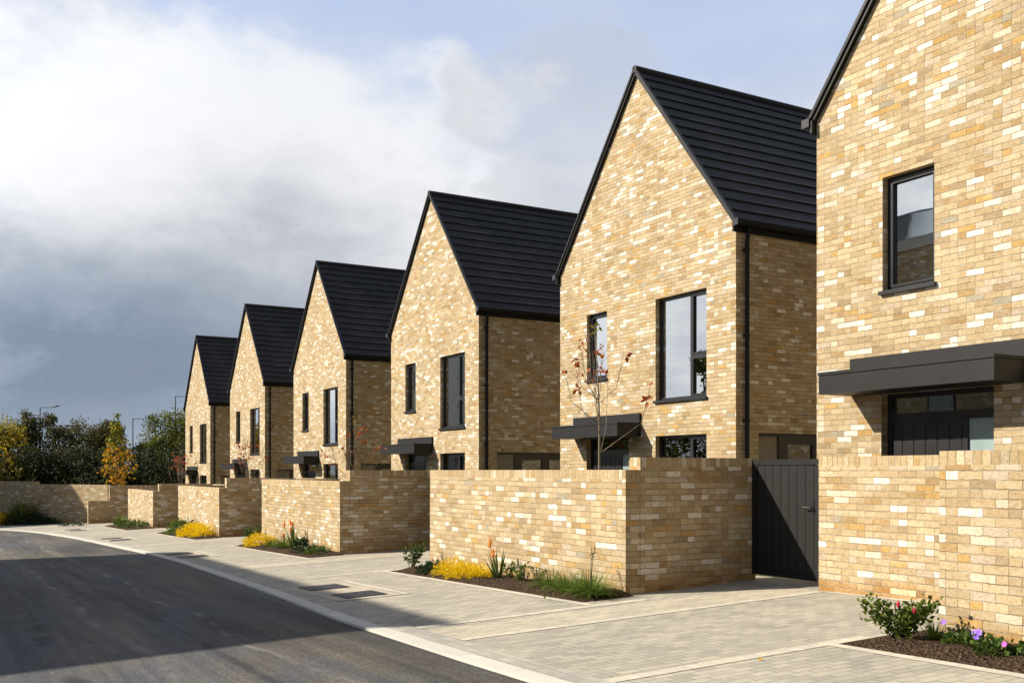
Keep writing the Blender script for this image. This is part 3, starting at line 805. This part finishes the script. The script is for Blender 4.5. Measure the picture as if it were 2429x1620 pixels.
poker(12.50, 7.02, .48, 'strap-leaved plant with two orange flower heads beside the yellow mounds', [(-.17, .47), (-.03, .34)], 22)
shrub('green_sprig', 12.28, 7.08, .24, .26, 90, 'l_green', 'small green plant just right of the two-headed orange poker plant', 'plant', (.05, .024), 6)
shrub('green_sprig', 11.88, 7.0, .25, .26, 110, 'l_grass', 'second small green plant right of the orange poker plant', 'plant', (.05, .024), 7)
shrub('green_sprig', 11.52, 7.08, .26, .24, 100, 'l_green', 'third small green plant, just left of the grass tufts in the widest bed', 'plant', (.045, .02), 7)
tuft('grass_tuft', 11.0, 6.98, .85, .30, 420, 'l_grass', 'leftmost of the three grass tufts in the widest bed', 'grass tuft', group='grass tufts in the widest bed')
tuft('grass_tuft', 10.55, 6.95, .85, .32, 460, 'l_grass', 'middle one of the three grass tufts in the widest bed', 'grass tuft', group='grass tufts in the widest bed')
tuft('grass_tuft', 10.02, 6.90, 1.0, .37, 640, 'l_grass', 'largest grass tuft with tall seed stalks at the corner of the widest wall', 'grass tuft', group='grass tufts in the widest bed', stalks=3)
tuft('weed', 10.24, 6.40, .07, .07, 10, 'l_grass', 'tiny green weed growing from the paving edge before the grass tufts', 'weed', .012, .4)
# bed of the second wall
shrub('leafy_shrub', 25.0, 6.95, .50, .42, 200, 'l_green', 'dark bushy shrub at the left tip of the second bed', 'shrub', (.07, .04), 8)
mound('yellow_mound', 24.2, 6.96, 1.0, .27, 1500, 'l_yellow', 'single yellow clump in the bed of the second wall', 'plant', (.08, .014))
tuft('grass_tuft', 23.1, 6.92, .75, .32, 200, 'l_grass', 'grass tuft right beside the yellow clump of the second bed', 'grass tuft', .012)
tuft('grass_tuft', 22.45, 7.0, .75, .38, 220, 'l_grass', 'grass tuft just left of the many-headed orange poker plant', 'grass tuft', .012)
poker(21.9, 7.05, .66, 'strap-leaved plant with several orange flower heads before the second wall', [(-.42, .50), (-.2, .56), (-.12, .40), (-.60, .24), (-.05, .52)], 22)
mound('low_plant', 21.35, 7.06, .50, .28, 260, 'l_dark', 'small dark bush right of the many-headed orange poker plant', 'plant', (.07, .045))
mound('low_plant', 20.75, 7.0, .80, .16, 300, 'l_dark', 'low creeping dark plant in the middle right of the second bed', 'plant', (.06, .035))
mound('low_plant', 20.1, 6.98, .75, .15, 300, 'l_green', 'low creeping green plant at the right corner of the second wall', 'plant', (.06, .035))
# third and fourth beds
mound('green_mound', 33.35, 6.95, 1.0, .42, 420, 'l_grass', 'green mounded plant left of the yellow mounds before the third wall', 'plant', (.13, .03))
mound('green_mound', 32.55, 7.0, .95, .46, 420, 'l_green', 'taller green plant touching the yellow mounds before the third wall', 'plant', (.14, .03))
mound('yellow_mound', 31.35, 7.0, 1.25, .38, 1700, 'l_yellow', 'larger yellow mound in front of the third sunlit wall', 'plant', (.10, .02))
mound('yellow_mound', 30.35, 7.05, 1.0, .33, 900, 'l_yellow', 'smaller yellow mound at the right corner of the third sunlit wall', 'plant', (.10, .02))
tuft('grass_tuft', 43.7, 6.75, .8, .5, 160, 'l_grass', 'upright green plant at the left tip of the farthest small bed', 'grass tuft', .03, .5)
mound('low_plant', 42.4, 6.85, 1.3, .28, 300, 'l_green', 'low green plant in the middle of the farthest small bed', 'plant', (.09, .05))
mound('low_plant', 40.8, 6.95, 1.4, .26, 300, 'l_green', 'low green plant at the right corner of the farthest free-standing wall', 'plant', (.09, .05))
# bed of the nearest wall
shrub('rose_shrub', 5.60, 6.95, .60, .33, 760, 'l_rose', 'leafy rose shrub with two red buds in the bed by the right edge', 'shrub', (.05, .034), 13, buds=2)
tuft('grass_tuft', 5.38, 7.12, .26, .20, 130, 'l_grass', 'small fine grass tuft between the rose shrub and the nearest wall', 'grass tuft', .005, .5)
def geranium(s, t, w, label, flowers):
    g = mound('cranesbill', s, t, w, .12, 200, 'l_green', label, 'flowering plant', (.05, .045), 'purple cranesbills by the nearest wall')
    for k, (dx, dy, z, mt) in enumerate(flowers):
        st = MB(); st.tube([(dx * .5, dy * .5, .03), (dx, dy, z)], .0025, 5); so = st.build('flower_stem', M['stem'], g)
        f = MB(); c = Vector((dx, dy, z))
        fa = Vector((R.uniform(-.2, .5), -1, R.uniform(.1, .6))).normalized(); e1 = fa.cross(Vector((0, 0, 1))).normalized(); e2 = fa.cross(e1)
        for q in range(5):
            a = q * 1.2566 + k; d = e1 * math.cos(a) + e2 * math.sin(a); sd = e1 * -math.sin(a) + e2 * math.cos(a)
            f.add([c, c + d * .013 + sd * .010 + fa * .004, c + d * .023 + sd * .006 + fa * .007, c + d * .023 - sd * .006 + fa * .007, c + d * .013 - sd * .010 + fa * .004], [(0, 1, 2, 3, 4)])
        f.build('flower', M[mt], so)
geranium(5.02, 7.05, .42, 'purple-flowered low plant nearest the rose shrub', [(-.20, -.02, .19, 'purple'), (.16, -.1, .17, 'purple'), (.02, .05, .13, 'purple')])
geranium(4.70, 6.92, .40, 'low plant with one violet and one magenta flower in the nearest bed', [(-.10, -.04, .17, 'purple'), (.12, -.06, .12, 'pink'), (-.12, -.05, .13, 'purple')])
geranium(4.40, 7.08, .45, 'purple-flowered low plant at the right edge of the photo', [(-.1, 0, .17, 'purple'), (0, -.05, .14, 'purple'), (.12, -.05, .13, 'purple'), (.06, .06, .15, 'purple')])
geranium(4.0, 6.95, .45, 'purple-flowered low plant mostly beyond the right edge', [(-.1, 0, .17, 'purple'), (.1, -.05, .14, 'purple')])
lm = MB(); lm.leaf(Vector((-.03, 0, 0)), Vector((1, .35, .12)), .05, .032)
o = lm.build('fallen_leaf', M['l_maple']); o.location = on_ground(5.805, 5.607, .008); tag(o, 'single orange leaf fallen on the paving in front of the nearest bed', 'leaf')
# small planted beds by the end wall
soil = MB(); pts = [(52.2, 5.85), (60, .9), (60, -.9), (55.5, 2.3), (52.6, 4.6)]
soil.add([on_ground(s, t, .02) for s, t in pts], [tuple(range(5))]); o = soil.build('soil', M['soil']); tag(o, kind='structure')
if o.data.polygons[0].normal.z < 0: o.data.flip_normals()
def by_wall(px, off):
    r = (px - 1214.5) / 2380.98; c, sn = math.cos(math.radians(30.1242)), math.sin(math.radians(30.1242))
    ds, dt = c - r * sn, sn + r * c; m = 2.1 / 3.3          # t = 7.2 - m (s - 50.1) - off
    Y = (7.2 + m * 50.1 - off) / (dt + m * ds)
    return ds * Y, dt * Y
mound('yellow_mound', *by_wall(6, .9), 1.5, .62, 1100, 'l_yellow', 'yellow plant in shade at the left edge, before the end wall', 'plant', (.12, .04))
mound('low_plant', *by_wall(36, .7), 1.5, .5, 600, 'l_dark', 'dark low bush in shade beside the left-edge yellow plant', 'plant', (.12, .06))
tuft('tall_plant', *by_wall(46, .7), 1.7, 1.25, 260, 'l_strap', 'tall spiky plant in shade before the end wall', 'plant', .05, .3, stalks=4)
shrub('twiggy_plant', *by_wall(68, .7), 1.2, 1.1, 420, 'l_olive', 'twiggy olive plant in shade right of the tall spiky one', 'plant', (.11, .055), 11)
mound('low_plant', *by_wall(84, .7), 1.7, .55, 700, 'l_dark', 'dark low bush in shade right of the twiggy olive plant', 'plant', (.11, .05))
mound('low_plant', *by_wall(108, .6), 1.7, .28, 480, 'l_dark', 'dark low plant in shade at the right tip of the end bed', 'plant', (.10, .05))
mound('low_plant', 47.7, 5.4, 1.3, .14, 260, 'l_dark', 'flat dark green plant in the paving before the stepped end wall', 'plant', (.08, .04))

# ------------------------------------------------------------------ saplings in the gardens
def sapling(s, t, zb, h, label, seed, nl, bend=.02):
    R.seed(seed)
    g = empty('sapling', P(s, t, zb), label, 'tree', 'young trees behind the garden walls')
    tr = MB(); top = Vector((-bend * 6, 0, h))
    trunk = [Vector((0, 0, -.1)), Vector((.0, 0, h * .35)), Vector((-.03, .02, h * .62)), Vector((-.05, 0, h * .82)), top]
    tr.tube(trunk, [.026, .021, .014, .008, .003], 7)
    tips = [(trunk[3], top)]
    for i in range(15):
        f = R.uniform(.42, .86); p = Vector((-.02, 0, h * f)); a = R.uniform(0, 6.28)
        L = (1 - f) * h * R.uniform(.55, .95) + .12; out = R.uniform(.35, .7)
        d = Vector((math.cos(a) * out, math.sin(a) * out, 1)).normalized()
        m = p + Vector((d.x * 1.6, d.y * 1.6, d.z * .7)) * L * .45; e = p + d * L
        tr.tube([p, m, e], [.007, .0045, .002], 5); tips.append((m, e))
        for j in range(2):
            q = m.lerp(e, R.uniform(0, .7)); e2 = q + Vector((d.x + R.uniform(-.6, .6), d.y + R.uniform(-.6, .6), R.uniform(.3, 1))).normalized() * L * R.uniform(.2, .4)
            tr.tube([q, e2], [.003, .0015], 4); tips.append((q, e2))
    tr.build('trunk', M['bark'], g, smooth=True)
    lf = MB()
    for i in range(nl):
        a, b = R.choice(tips[1:]); q = a.lerp(b, R.uniform(.3, 1.0)) + rnd_dir() * .03
        for j in range(R.choice((1, 2, 3, 4))): 
            k = R.uniform(.8, 1.3); lf.leaf(q + rnd_dir() * .03, rnd_dir() + Vector((0, 0, -.4)), .085 * k, .05 * k)
    lf.build('crown', M['l_red'], g)
    l2 = MB()
    for i in range(9):
        q = top + rnd_dir() * .05 + Vector((.02 * i / 3, 0, -.02 * i)); l2.leaf(q, rnd_dir(), .10, .05)
    l2.build('top_leaves', M['l_olive'], g)
    return g
S_LAB = ['bare young tree with a few red leaves before the second house from the right',
         'young tree with sparse red leaves before the flank of the third house from the right',
         'young tree with sparse red leaves before the gap right of the second-smallest house',
         'young tree with sparse red leaves before the smallest farthest house']
for i, (sh, hh) in enumerate(((0, 3.75), (0.15, 3.0), (-.1, 2.9), (-.4, 3.0))):
    s = 12.45 + PITCH * i + sh; zb = ground_z(s, 8.75)
    sapling(s, 8.75, zb, hh, S_LAB[i], 40 + i, (34, 30, 30, 34)[i])

# ------------------------------------------------------------------ trees beyond the end wall
def bg_tree(name, s, t, w, h, n, mat, label, seed, leaf=.24, low=.12, lobes=9, group='trees beyond the end wall', depth=.8, cone=0.0):
    R.seed(seed); g = empty(name, on_ground(s, t), label, 'tree', group)
    tr = MB(); tr.tube([(0, 0, -.1), (.05, 0, h * .3), (0, .1, h * .6), (.05, 0, h * .85)], [w * .035, w * .028, w * .016, w * .005], 8)
    cl = []
    for i in range(lobes):
        f = R.uniform(low + .12, .86); a = R.uniform(0, 6.28); env = (math.sin(math.pi * min(1, (f - low) / (1.04 - low)) ** .75)) * w * .5
        r = env * R.uniform(.3, .85); c = Vector((math.cos(a) * r, math.sin(a) * r * depth, h * f)); cl.append((c, w * R.uniform(.16, .27)))
        tr.tube([(0, 0, h * f * .55), c * .6 + Vector((0, 0, h * f * .28)), c], [w * .012, w * .008, w * .003], 5)
    for i in range(7):
        a = R.uniform(0, 6.28); c = Vector((math.cos(a) * w * .28 * R.random(), math.sin(a) * w * .2, h * R.uniform(.84, .95))); cl.append((c, w * R.uniform(.06, .12)))
        tr.tube([c * .8, c + Vector((R.uniform(-.3, .3), 0, h * .07))], [w * .006, w * .002], 4)
    tr.build('trunk', M['dark_bark'], g, smooth=True)
    lf = MB(); wt = [c[1] ** 2 for c in cl]
    for i in range(n):
        c, r = R.choices(cl, wt)[0]; d = rnd_dir(); rr = r * (R.random() ** .45) * (1 + .35 * mnoise.noise(d * 2 + c))
        q = c + Vector((d.x * rr * 1.2, d.y * rr, d.z * rr * .95))
        if q.z < .15: q.z = R.uniform(.15, .8)
        k = R.uniform(.6, 1.25); lf.leaf(q, rnd_dir() + d * .4, leaf * k, leaf * .62 * k)
    lf.build('crown', M[mat], g)
    return g
def at(px, Y):
    X = (px - 1214.5) / 2380.98 * Y; c, sn = math.cos(math.radians(30.1242)), math.sin(math.radians(30.1242))
    return (Y * c - X * sn, Y * sn + X * c)
TREES = [(-70, 68, 7.5, 6.9, 't_yellow', 'yellow-topped bushy tree at the left edge of the photo', 11),
         (20, 66, 6.0, 6.4, 't_yellow', 'yellow-green bushy tree second from the left edge, behind the end wall', 12),
         (92, 70, 4.2, 7.3, 't_brown', 'tallest dark brown thin-topped tree right of the yellow ones', 13),
         (172, 68, 6.4, 6.2, 't_brown', 'wide dark brown tree left of the golden young tree', 14),
         (250, 70, 4.4, 6.3, 't_brown', 'dark brown tree directly behind the golden young tree', 15),
         (358, 70, 4.4, 5.0, 't_green', 'low green tree with a rounded top left of the farthest house', 16),
         (405, 72, 6.2, 7.0, 't_green', 'taller green tree touching the left side of the farthest house', 17),
         (470, 76, 6.0, 6.5, 't_green', 'green tree hidden behind the farthest house', 18)]
for px, Y, w, h, m, lab, sd in TREES:
    s, t = at(px, Y)
    bg_tree('bushy_tree', s, t, w, h, 13000, m, lab, sd, .165, .0, 13)
# dark undergrowth closing the view under the crowns: separate low bushes, shade put into the leaf colour
U = ['low dark bush under the yellow trees, at the left edge', 'low dark bush under the tallest brown tree', 'low dark bush left of the golden young tree', 'low dark bush right of the golden young tree', 'low dark bush under the green trees by the farthest house']
for i, px in enumerate((10, 100, 190, 285, 400)):
    s, t = at(px, 64.5); bg_tree('bush', s, t, 6.0, 4.1, 8000, 't_shaded', U[i], 30 + i, .165, 0.0, 12, 'bushes beyond the end wall')

# golden young maple behind the low wall
R.seed(77); s, t = 51.0, 7.75
zb = ground_z(s, t)
g = empty('golden_maple', P(s, t, zb), 'slim young tree with golden orange leaves behind the low end wall', 'tree')
tr = MB(); H = 2.62 - zb
tr.tube([(0, 0, -.1), (0, 0, H * .5), (.02, 0, H * .98)], [.05, .04, .008], 8)
lf = MB(); lt = MB()
for i in range(46):
    f = (i + .5) / 46; z = H * (.35 + .56 * f); a = i * 2.4; wdt = (.86 * math.sin(math.pi * min(1, f * 1.15 + .12)) ** .8 if f < .62 else .42 * (1 - (f - .62) / .38) + .12)
    wdt *= R.uniform(.55, 1.12); c = Vector((math.cos(a) * wdt, math.sin(a) * wdt * .8, z + wdt * .25))
    tr.tube([(0, 0, z - .25), c * .5 + Vector((0, 0, z * .5 - .05)), c], [.014, .009, .004], 5)
    for j in range(17):
        q = c + Vector((R.gauss(0, .15), R.gauss(0, .13), R.gauss(0, .13))); k = R.uniform(.7, 1.3)
        if j % 3 == 0: q = q * .65 + Vector((0, 0, z)) * .35; q.x = q.x; 
        (lt if f + R.gauss(0, .12) > .60 else lf).leaf(q, rnd_dir() + Vector((0, 0, -.3)), .15 * k, .12 * k)
for j in range(60): lt.leaf(Vector((R.gauss(0, .06), R.gauss(0, .06), H * R.uniform(.92, 1.03))), rnd_dir(), .13, .09)
tr.build('trunk', M['bark'], g, smooth=True); lf.build('crown', M['l_maple'], g); lt.build('crown', M['l_mapletop'], g)

# street lamps far off
def lamp(px, py, Y, arm, label):
    s, t = at(px, Y); top = (1116.5 - py) / 2380.98 * Y; zb = ground_z(s, t) - .1
    g = empty('street_lamp', P(s, t, zb), label, 'street lamp', 'street lamps beyond the trees'); H = top - zb
    p = MB(); p.tube([(0, 0, 0), (0, 0, H * .5), (0, 0, H)], [.09, .07, .055], 8); p.build('pole', M['lamp'], g)
    d = Vector((.502, .865, 0)); a = MB(); a.tube([Vector((0, 0, H)), Vector((0, 0, H)) + d * arm], [.045, .035], 6); a.build('arm', M['lamp'], g)
    e = Vector((0, 0, H)) + d * arm; l = MB(); l.tube([e, e + d * .5 + Vector((0, 0, .12)), e + d * .95 + Vector((0, 0, .16))], [.05, .10, .04], 8); l.build('lantern', M['lamp'], g)
lamp(95, 966, 95, 1.0, 'grey street lamp rising behind the brown tree on the left')
lamp(315, 993, 95, 1.1, 'grey street lamp in the gap right of the golden young tree')
lamp(416, 940, 95, 1.0, 'tallest grey street lamp, beside the farthest house')

# ------------------------------------------------------------------ across the street, out of the picture: they shade the road and stand in the window panes
def block(name, s0, s1, t0, t1, top, label, storeys, skin='brick', add_screen=False):
    g = empty(name, on_ground((s0 + s1) / 2, (t0 + t1) / 2), label, 'building')
    zb = ground_z((s0 + s1) / 2, t1) - .5
    inv = Matrix.Translation(-Vector(g.location))
    w = MB(); w.box(-s1, -s0, t0, t1, zb, top - .35); o = w.build('wall', M[skin], g); o.matrix_parent_inverse = inv
    p = MB(); p.box(-s1 - .06, -s0 + .06, t0 - .06, t1 + .06, top - .35, top); o = p.build('parapet', M['kerb'], g); o.matrix_parent_inverse = inv
    if add_screen:  # added out-of-view screen that half-shades the kerb and pavement edge
        r = MB(); L = s1 - s0; r.box(-s1, -s0, t1 - .07, t1 - .02, top + .86, top + .90); r.box(-s1, -s0, t1 - .07, t1 - .02, top, top + .05)
        o = r.build('shade_screen_rail', M['lamp'], g); o.matrix_parent_inverse = inv
        r = MB(); r.box(-s1, -s0, t1 - .05, t1 - .038, top + .05, top + .86); q = r.build('shade_screen_glass', M['screen_glass'], o); q.matrix_parent_inverse = Matrix.Identity(4)
    n = int((s1 - s0) / 2.6)
    for k in range(storeys):
        for i in range(n):
            c = s0 + (s1 - s0) * (i + .5) / n; z = zb + 1.5 + k * 2.75
            f = MB(); f.box(-c - .55, -c + .55, t1 + .002, t1 + .04, z, z + 1.4); fo = f.build('window', M['frame'], g); fo.matrix_parent_inverse = inv
            q = MB(); q.box(-c - .48, -c + .48, t1 + .041, t1 + .046, z + .07, z + 1.33); q.build('pane', M['frost'], fo)
block('terrace_block', 17.1, 32.6, -17, -8.0, 7.95, 'flat-topped brick block across the street, seen only in the window panes', 3, 'brick', True)
block('terrace_block', 59.4, 76, -15, -5.9, 8.85, 'flat-topped pale rendered block past the bend, out of the picture', 4, 'plaster')
bg_tree('leafy_tree', 39.3, -9.5, 5.2, 9.3, 6000, 't_green', 'leafy tree across the street, seen only in the window panes', 55, group=None)
bg_tree('leafy_bush', 46.5, -9.5, 9.0, 4.6, 14000, 't_green', 'wide bush across the street, seen only in the window panes', 56, .3, 0.0, 16, group=None)
bg_tree('leafy_bush', 54.5, -10.5, 9.0, 4.6, 14000, 't_green', 'second wide bush across the street, seen only in the window panes', 57, .3, 0.0, 16, group=None)

# ------------------------------------------------------------------ camera
cam = bpy.data.cameras.new('camera'); co = bpy.data.objects.new('camera', cam); col.objects.link(co)
cam.sensor_width = 36.0; cam.lens = 2380.98 / 2429 * 36.0; cam.shift_y = (1116.48 - 810) / 2429; cam.clip_end = 3000; cam.clip_start = .1
co.location = (0, 0, 0); co.rotation_euler = (math.radians(90), 0, math.radians(90 - 30.1242)); scene.camera = co

# ------------------------------------------------------------------ sun and sky
SUN = Vector((-.37, -.60, .49)).normalized()          # towards the sun
l = bpy.data.lights.new('sun', 'SUN'); l.energy = 5.0; l.angle = math.radians(.55); l.color = (1.0, .91, .76)
so = bpy.data.objects.new('sun', l); col.objects.link(so); so.rotation_euler = (-SUN).to_track_quat('-Z', 'Y').to_euler()

world = bpy.data.worlds.new('World'); scene.world = world; world.use_nodes = True
class WT(NT):
    def __init__(self, w):
        self.t = w.node_tree; self.n = self.t.nodes; self.n.clear(); self.out = self.n.new('ShaderNodeOutputWorld')
k = WT(world)
sky = k.n.new('ShaderNodeTexSky'); sky.sky_type = 'NISHITA'; sky.sun_disc = False
sky.sun_elevation = math.asin(SUN.z); sky.sun_rotation = math.atan2(SUN.x, SUN.y); sky.air_density = 1.0; sky.dust_density = 1.0
def pixdir(px, py):
    a = (px - 1214.5) / 2380.98; b = (1116.48 - py) / 2380.98; c, sn = math.cos(math.radians(30.1242)), math.sin(math.radians(30.1242))
    return Vector((-(c - a * sn), sn + a * c, b)).normalized()
D = k.n.new('ShaderNodeTexCoord').outputs['Generated']
nrm = k.n.new('ShaderNodeVectorMath'); nrm.operation = 'NORMALIZE'; k.link(D, nrm.inputs[0]); D = nrm.outputs[0]
Dm = k.mapping(D, scale=(1, 1, 1.9))
wc = k.n.new('ShaderNodeTexNoise'); wc.inputs['Scale'].default_value = 3.2; wc.inputs['Detail'].default_value = 6.0; wc.inputs['Roughness'].default_value = .55; k.link(Dm, wc.inputs['Vector'])
sub = k.n.new('ShaderNodeVectorMath'); sub.operation = 'SUBTRACT'; k.link(wc.outputs['Color'], sub.inputs[0]); sub.inputs[1].default_value = (.5, .5, .5)
sca = k.n.new('ShaderNodeVectorMath'); sca.operation = 'SCALE'; k.link(sub.outputs[0], sca.inputs[0]); sca.inputs['Scale'].default_value = .10
add = k.n.new('ShaderNodeVectorMath'); add.operation = 'ADD'; k.link(D, add.inputs[0]); k.link(sca.outputs[0], add.inputs[1]); Dw = add.outputs[0]
def blob(px, py, inner, outer, vec=None):
    d = k.n.new('ShaderNodeVectorMath'); d.operation = 'DOT_PRODUCT'; k.link(vec or Dw, d.inputs[0]); d.inputs[1].default_value = pixdir(px, py)
    return k.maprange(d.outputs['Value'], math.cos(math.radians(outer)), math.cos(math.radians(inner)), 0, 1, True)
sz = k.n.new('ShaderNodeSeparateXYZ'); k.link(Dw, sz.inputs[0])
EXP = 0.86
sd = k.n.new('ShaderNodeSeparateXYZ'); k.link(D, sd.inputs[0])
rt = k.n.new('ShaderNodeVectorMath'); rt.operation = 'DOT_PRODUCT'; k.link(Dw, rt.inputs[0]); rt.inputs[1].default_value = (.502, .865, 0)
e, a = sz.outputs[2], rt.outputs['Value']
nish = k.n.new('ShaderNodeVectorMath'); nish.operation = 'SCALE'; k.link(sky.outputs[0], nish.inputs[0]); nish.inputs['Scale'].default_value = .10
blue = k.mix(.88, nish.outputs[0], (.54, .65, .89))
wisps = k.noise(k.mapping(D, scale=(1, 1, 2.8)), 2.2, 7.0, .55)
puffs = k.noise(Dm, 5.5, 10.0, .63)
soft = k.noise(Dm, 2.6, 4.0, .5)
white = k.mix(k.maprange(puffs, .36, .60, 0, 1, True), (.66, .685, .745), (.91, .92, .945))
cover = k.math('ADD', k.maprange(e, .27, .41, 1.0, 0.12, True), k.math('MULTIPLY', k.math('SUBTRACT', wisps, .5), 1.5), True)
cover = k.math('MAXIMUM', cover, k.math('MULTIPLY', blob(-60, 250, 1, 13), .9), True)
c = k.mix(cover, blue, white)
glow = k.math('MULTIPLY', k.math('MAXIMUM', blob(330, 430, 1, 10), blob(820, 350, 1, 9)), .8)
c = k.mix(glow, c, (.92, .93, .95))
grey = k.math('MAXIMUM', k.math('MULTIPLY', blob(800, 780, 1, 6), .3), k.math('MULTIPLY', blob(1230, 430, .5, 6), .5))
c = k.mix(k.math('MULTIPLY', grey, k.maprange(puffs, .38, .60, .25, 1.0, True)), c, (.56, .58, .62))
big = k.noise(k.mapping(D, scale=(1, 1, 1.7), loc=(4.2, 1.1, 2.7)), 3.1, 5.0, .55)
e2 = k.math('ADD', e, k.math('ADD', k.math('MULTIPLY', k.math('SUBTRACT', puffs, .5), .10), k.math('MULTIPLY', k.math('SUBTRACT', big, .5), .16)))
dark = k.math('MULTIPLY', k.maprange(e2, .245, .10, 0, 1, True), k.math('MULTIPLY', k.maprange(a, -.05, -.33, .0, 1, True), k.maprange(a, -.80, -.58, 0, 1, True)))
dark = k.math('ADD', dark, k.math('MULTIPLY', k.math('MULTIPLY', k.math('SUBTRACT', puffs, .5), dark), 2.2), True)
mid = k.math('MULTIPLY', k.maprange(e2, .285, .15, 0, 1, True), k.math('MULTIPLY', k.maprange(a, .12, -.15, 0, .75, True), k.maprange(a, -.80, -.58, 0, 1, True)))
c = k.mix(mid, c, (.50, .525, .575))
dcol = k.mix(k.maprange(puffs, .38, .62), (.145, .210, .31), (.33, .395, .49))
c = k.mix(dark, c, dcol)
low = k.math('MULTIPLY', k.maprange(e, .015, .075, 1.0, 0.0, True), k.maprange(wisps, .42, .60, .0, .75))
c = k.mix(low, c, (.40, .475, .56))
# grey added to the unseen sky overhead and behind the camera, cutting fill light
back = k.maprange(sd.outputs[0], -.05, .45, 0, 1, True)
c = k.mix(back, c, (.20, .225, .27))
zen = k.maprange(e, .50, .80, 0, 1, True)
c = k.mix(zen, c, (.22, .27, .36))
# clouds brighten towards the sun
sdot = k.n.new('ShaderNodeVectorMath'); sdot.operation = 'DOT_PRODUCT'; k.link(D, sdot.inputs[0]); sdot.inputs[1].default_value = SUN
gain = k.maprange(sdot.outputs['Value'], .35, .95, 1.0, 1.55, True)
gv = k.n.new('ShaderNodeVectorMath'); gv.operation = 'SCALE'; k.link(c, gv.inputs[0]); k.link(gain, gv.inputs['Scale']); c = gv.outputs[0]
fin = k.n.new('ShaderNodeVectorMath'); fin.operation = 'SCALE'; k.link(c, fin.inputs[0]); fin.inputs['Scale'].default_value = 2 ** -EXP
c = fin.outputs[0]
bg = k.n.new('ShaderNodeBackground'); k.link(c, bg.inputs[0]); bg.inputs[1].default_value = 1.0
k.link(bg.outputs[0], k.out.inputs[0])

scene.view_settings.view_transform = 'Standard'; scene.view_settings.look = 'None'; scene.view_settings.gamma = 1.0
scene.view_settings.exposure = EXP
scene.cycles.use_denoising = True
scene.cycles.max_bounces = 6; scene.cycles.transparent_max_bounces = 10; scene.cycles.diffuse_bounces = 3; scene.cycles.glossy_bounces = 3
scene.cycles.sample_clamp_indirect = 6.0
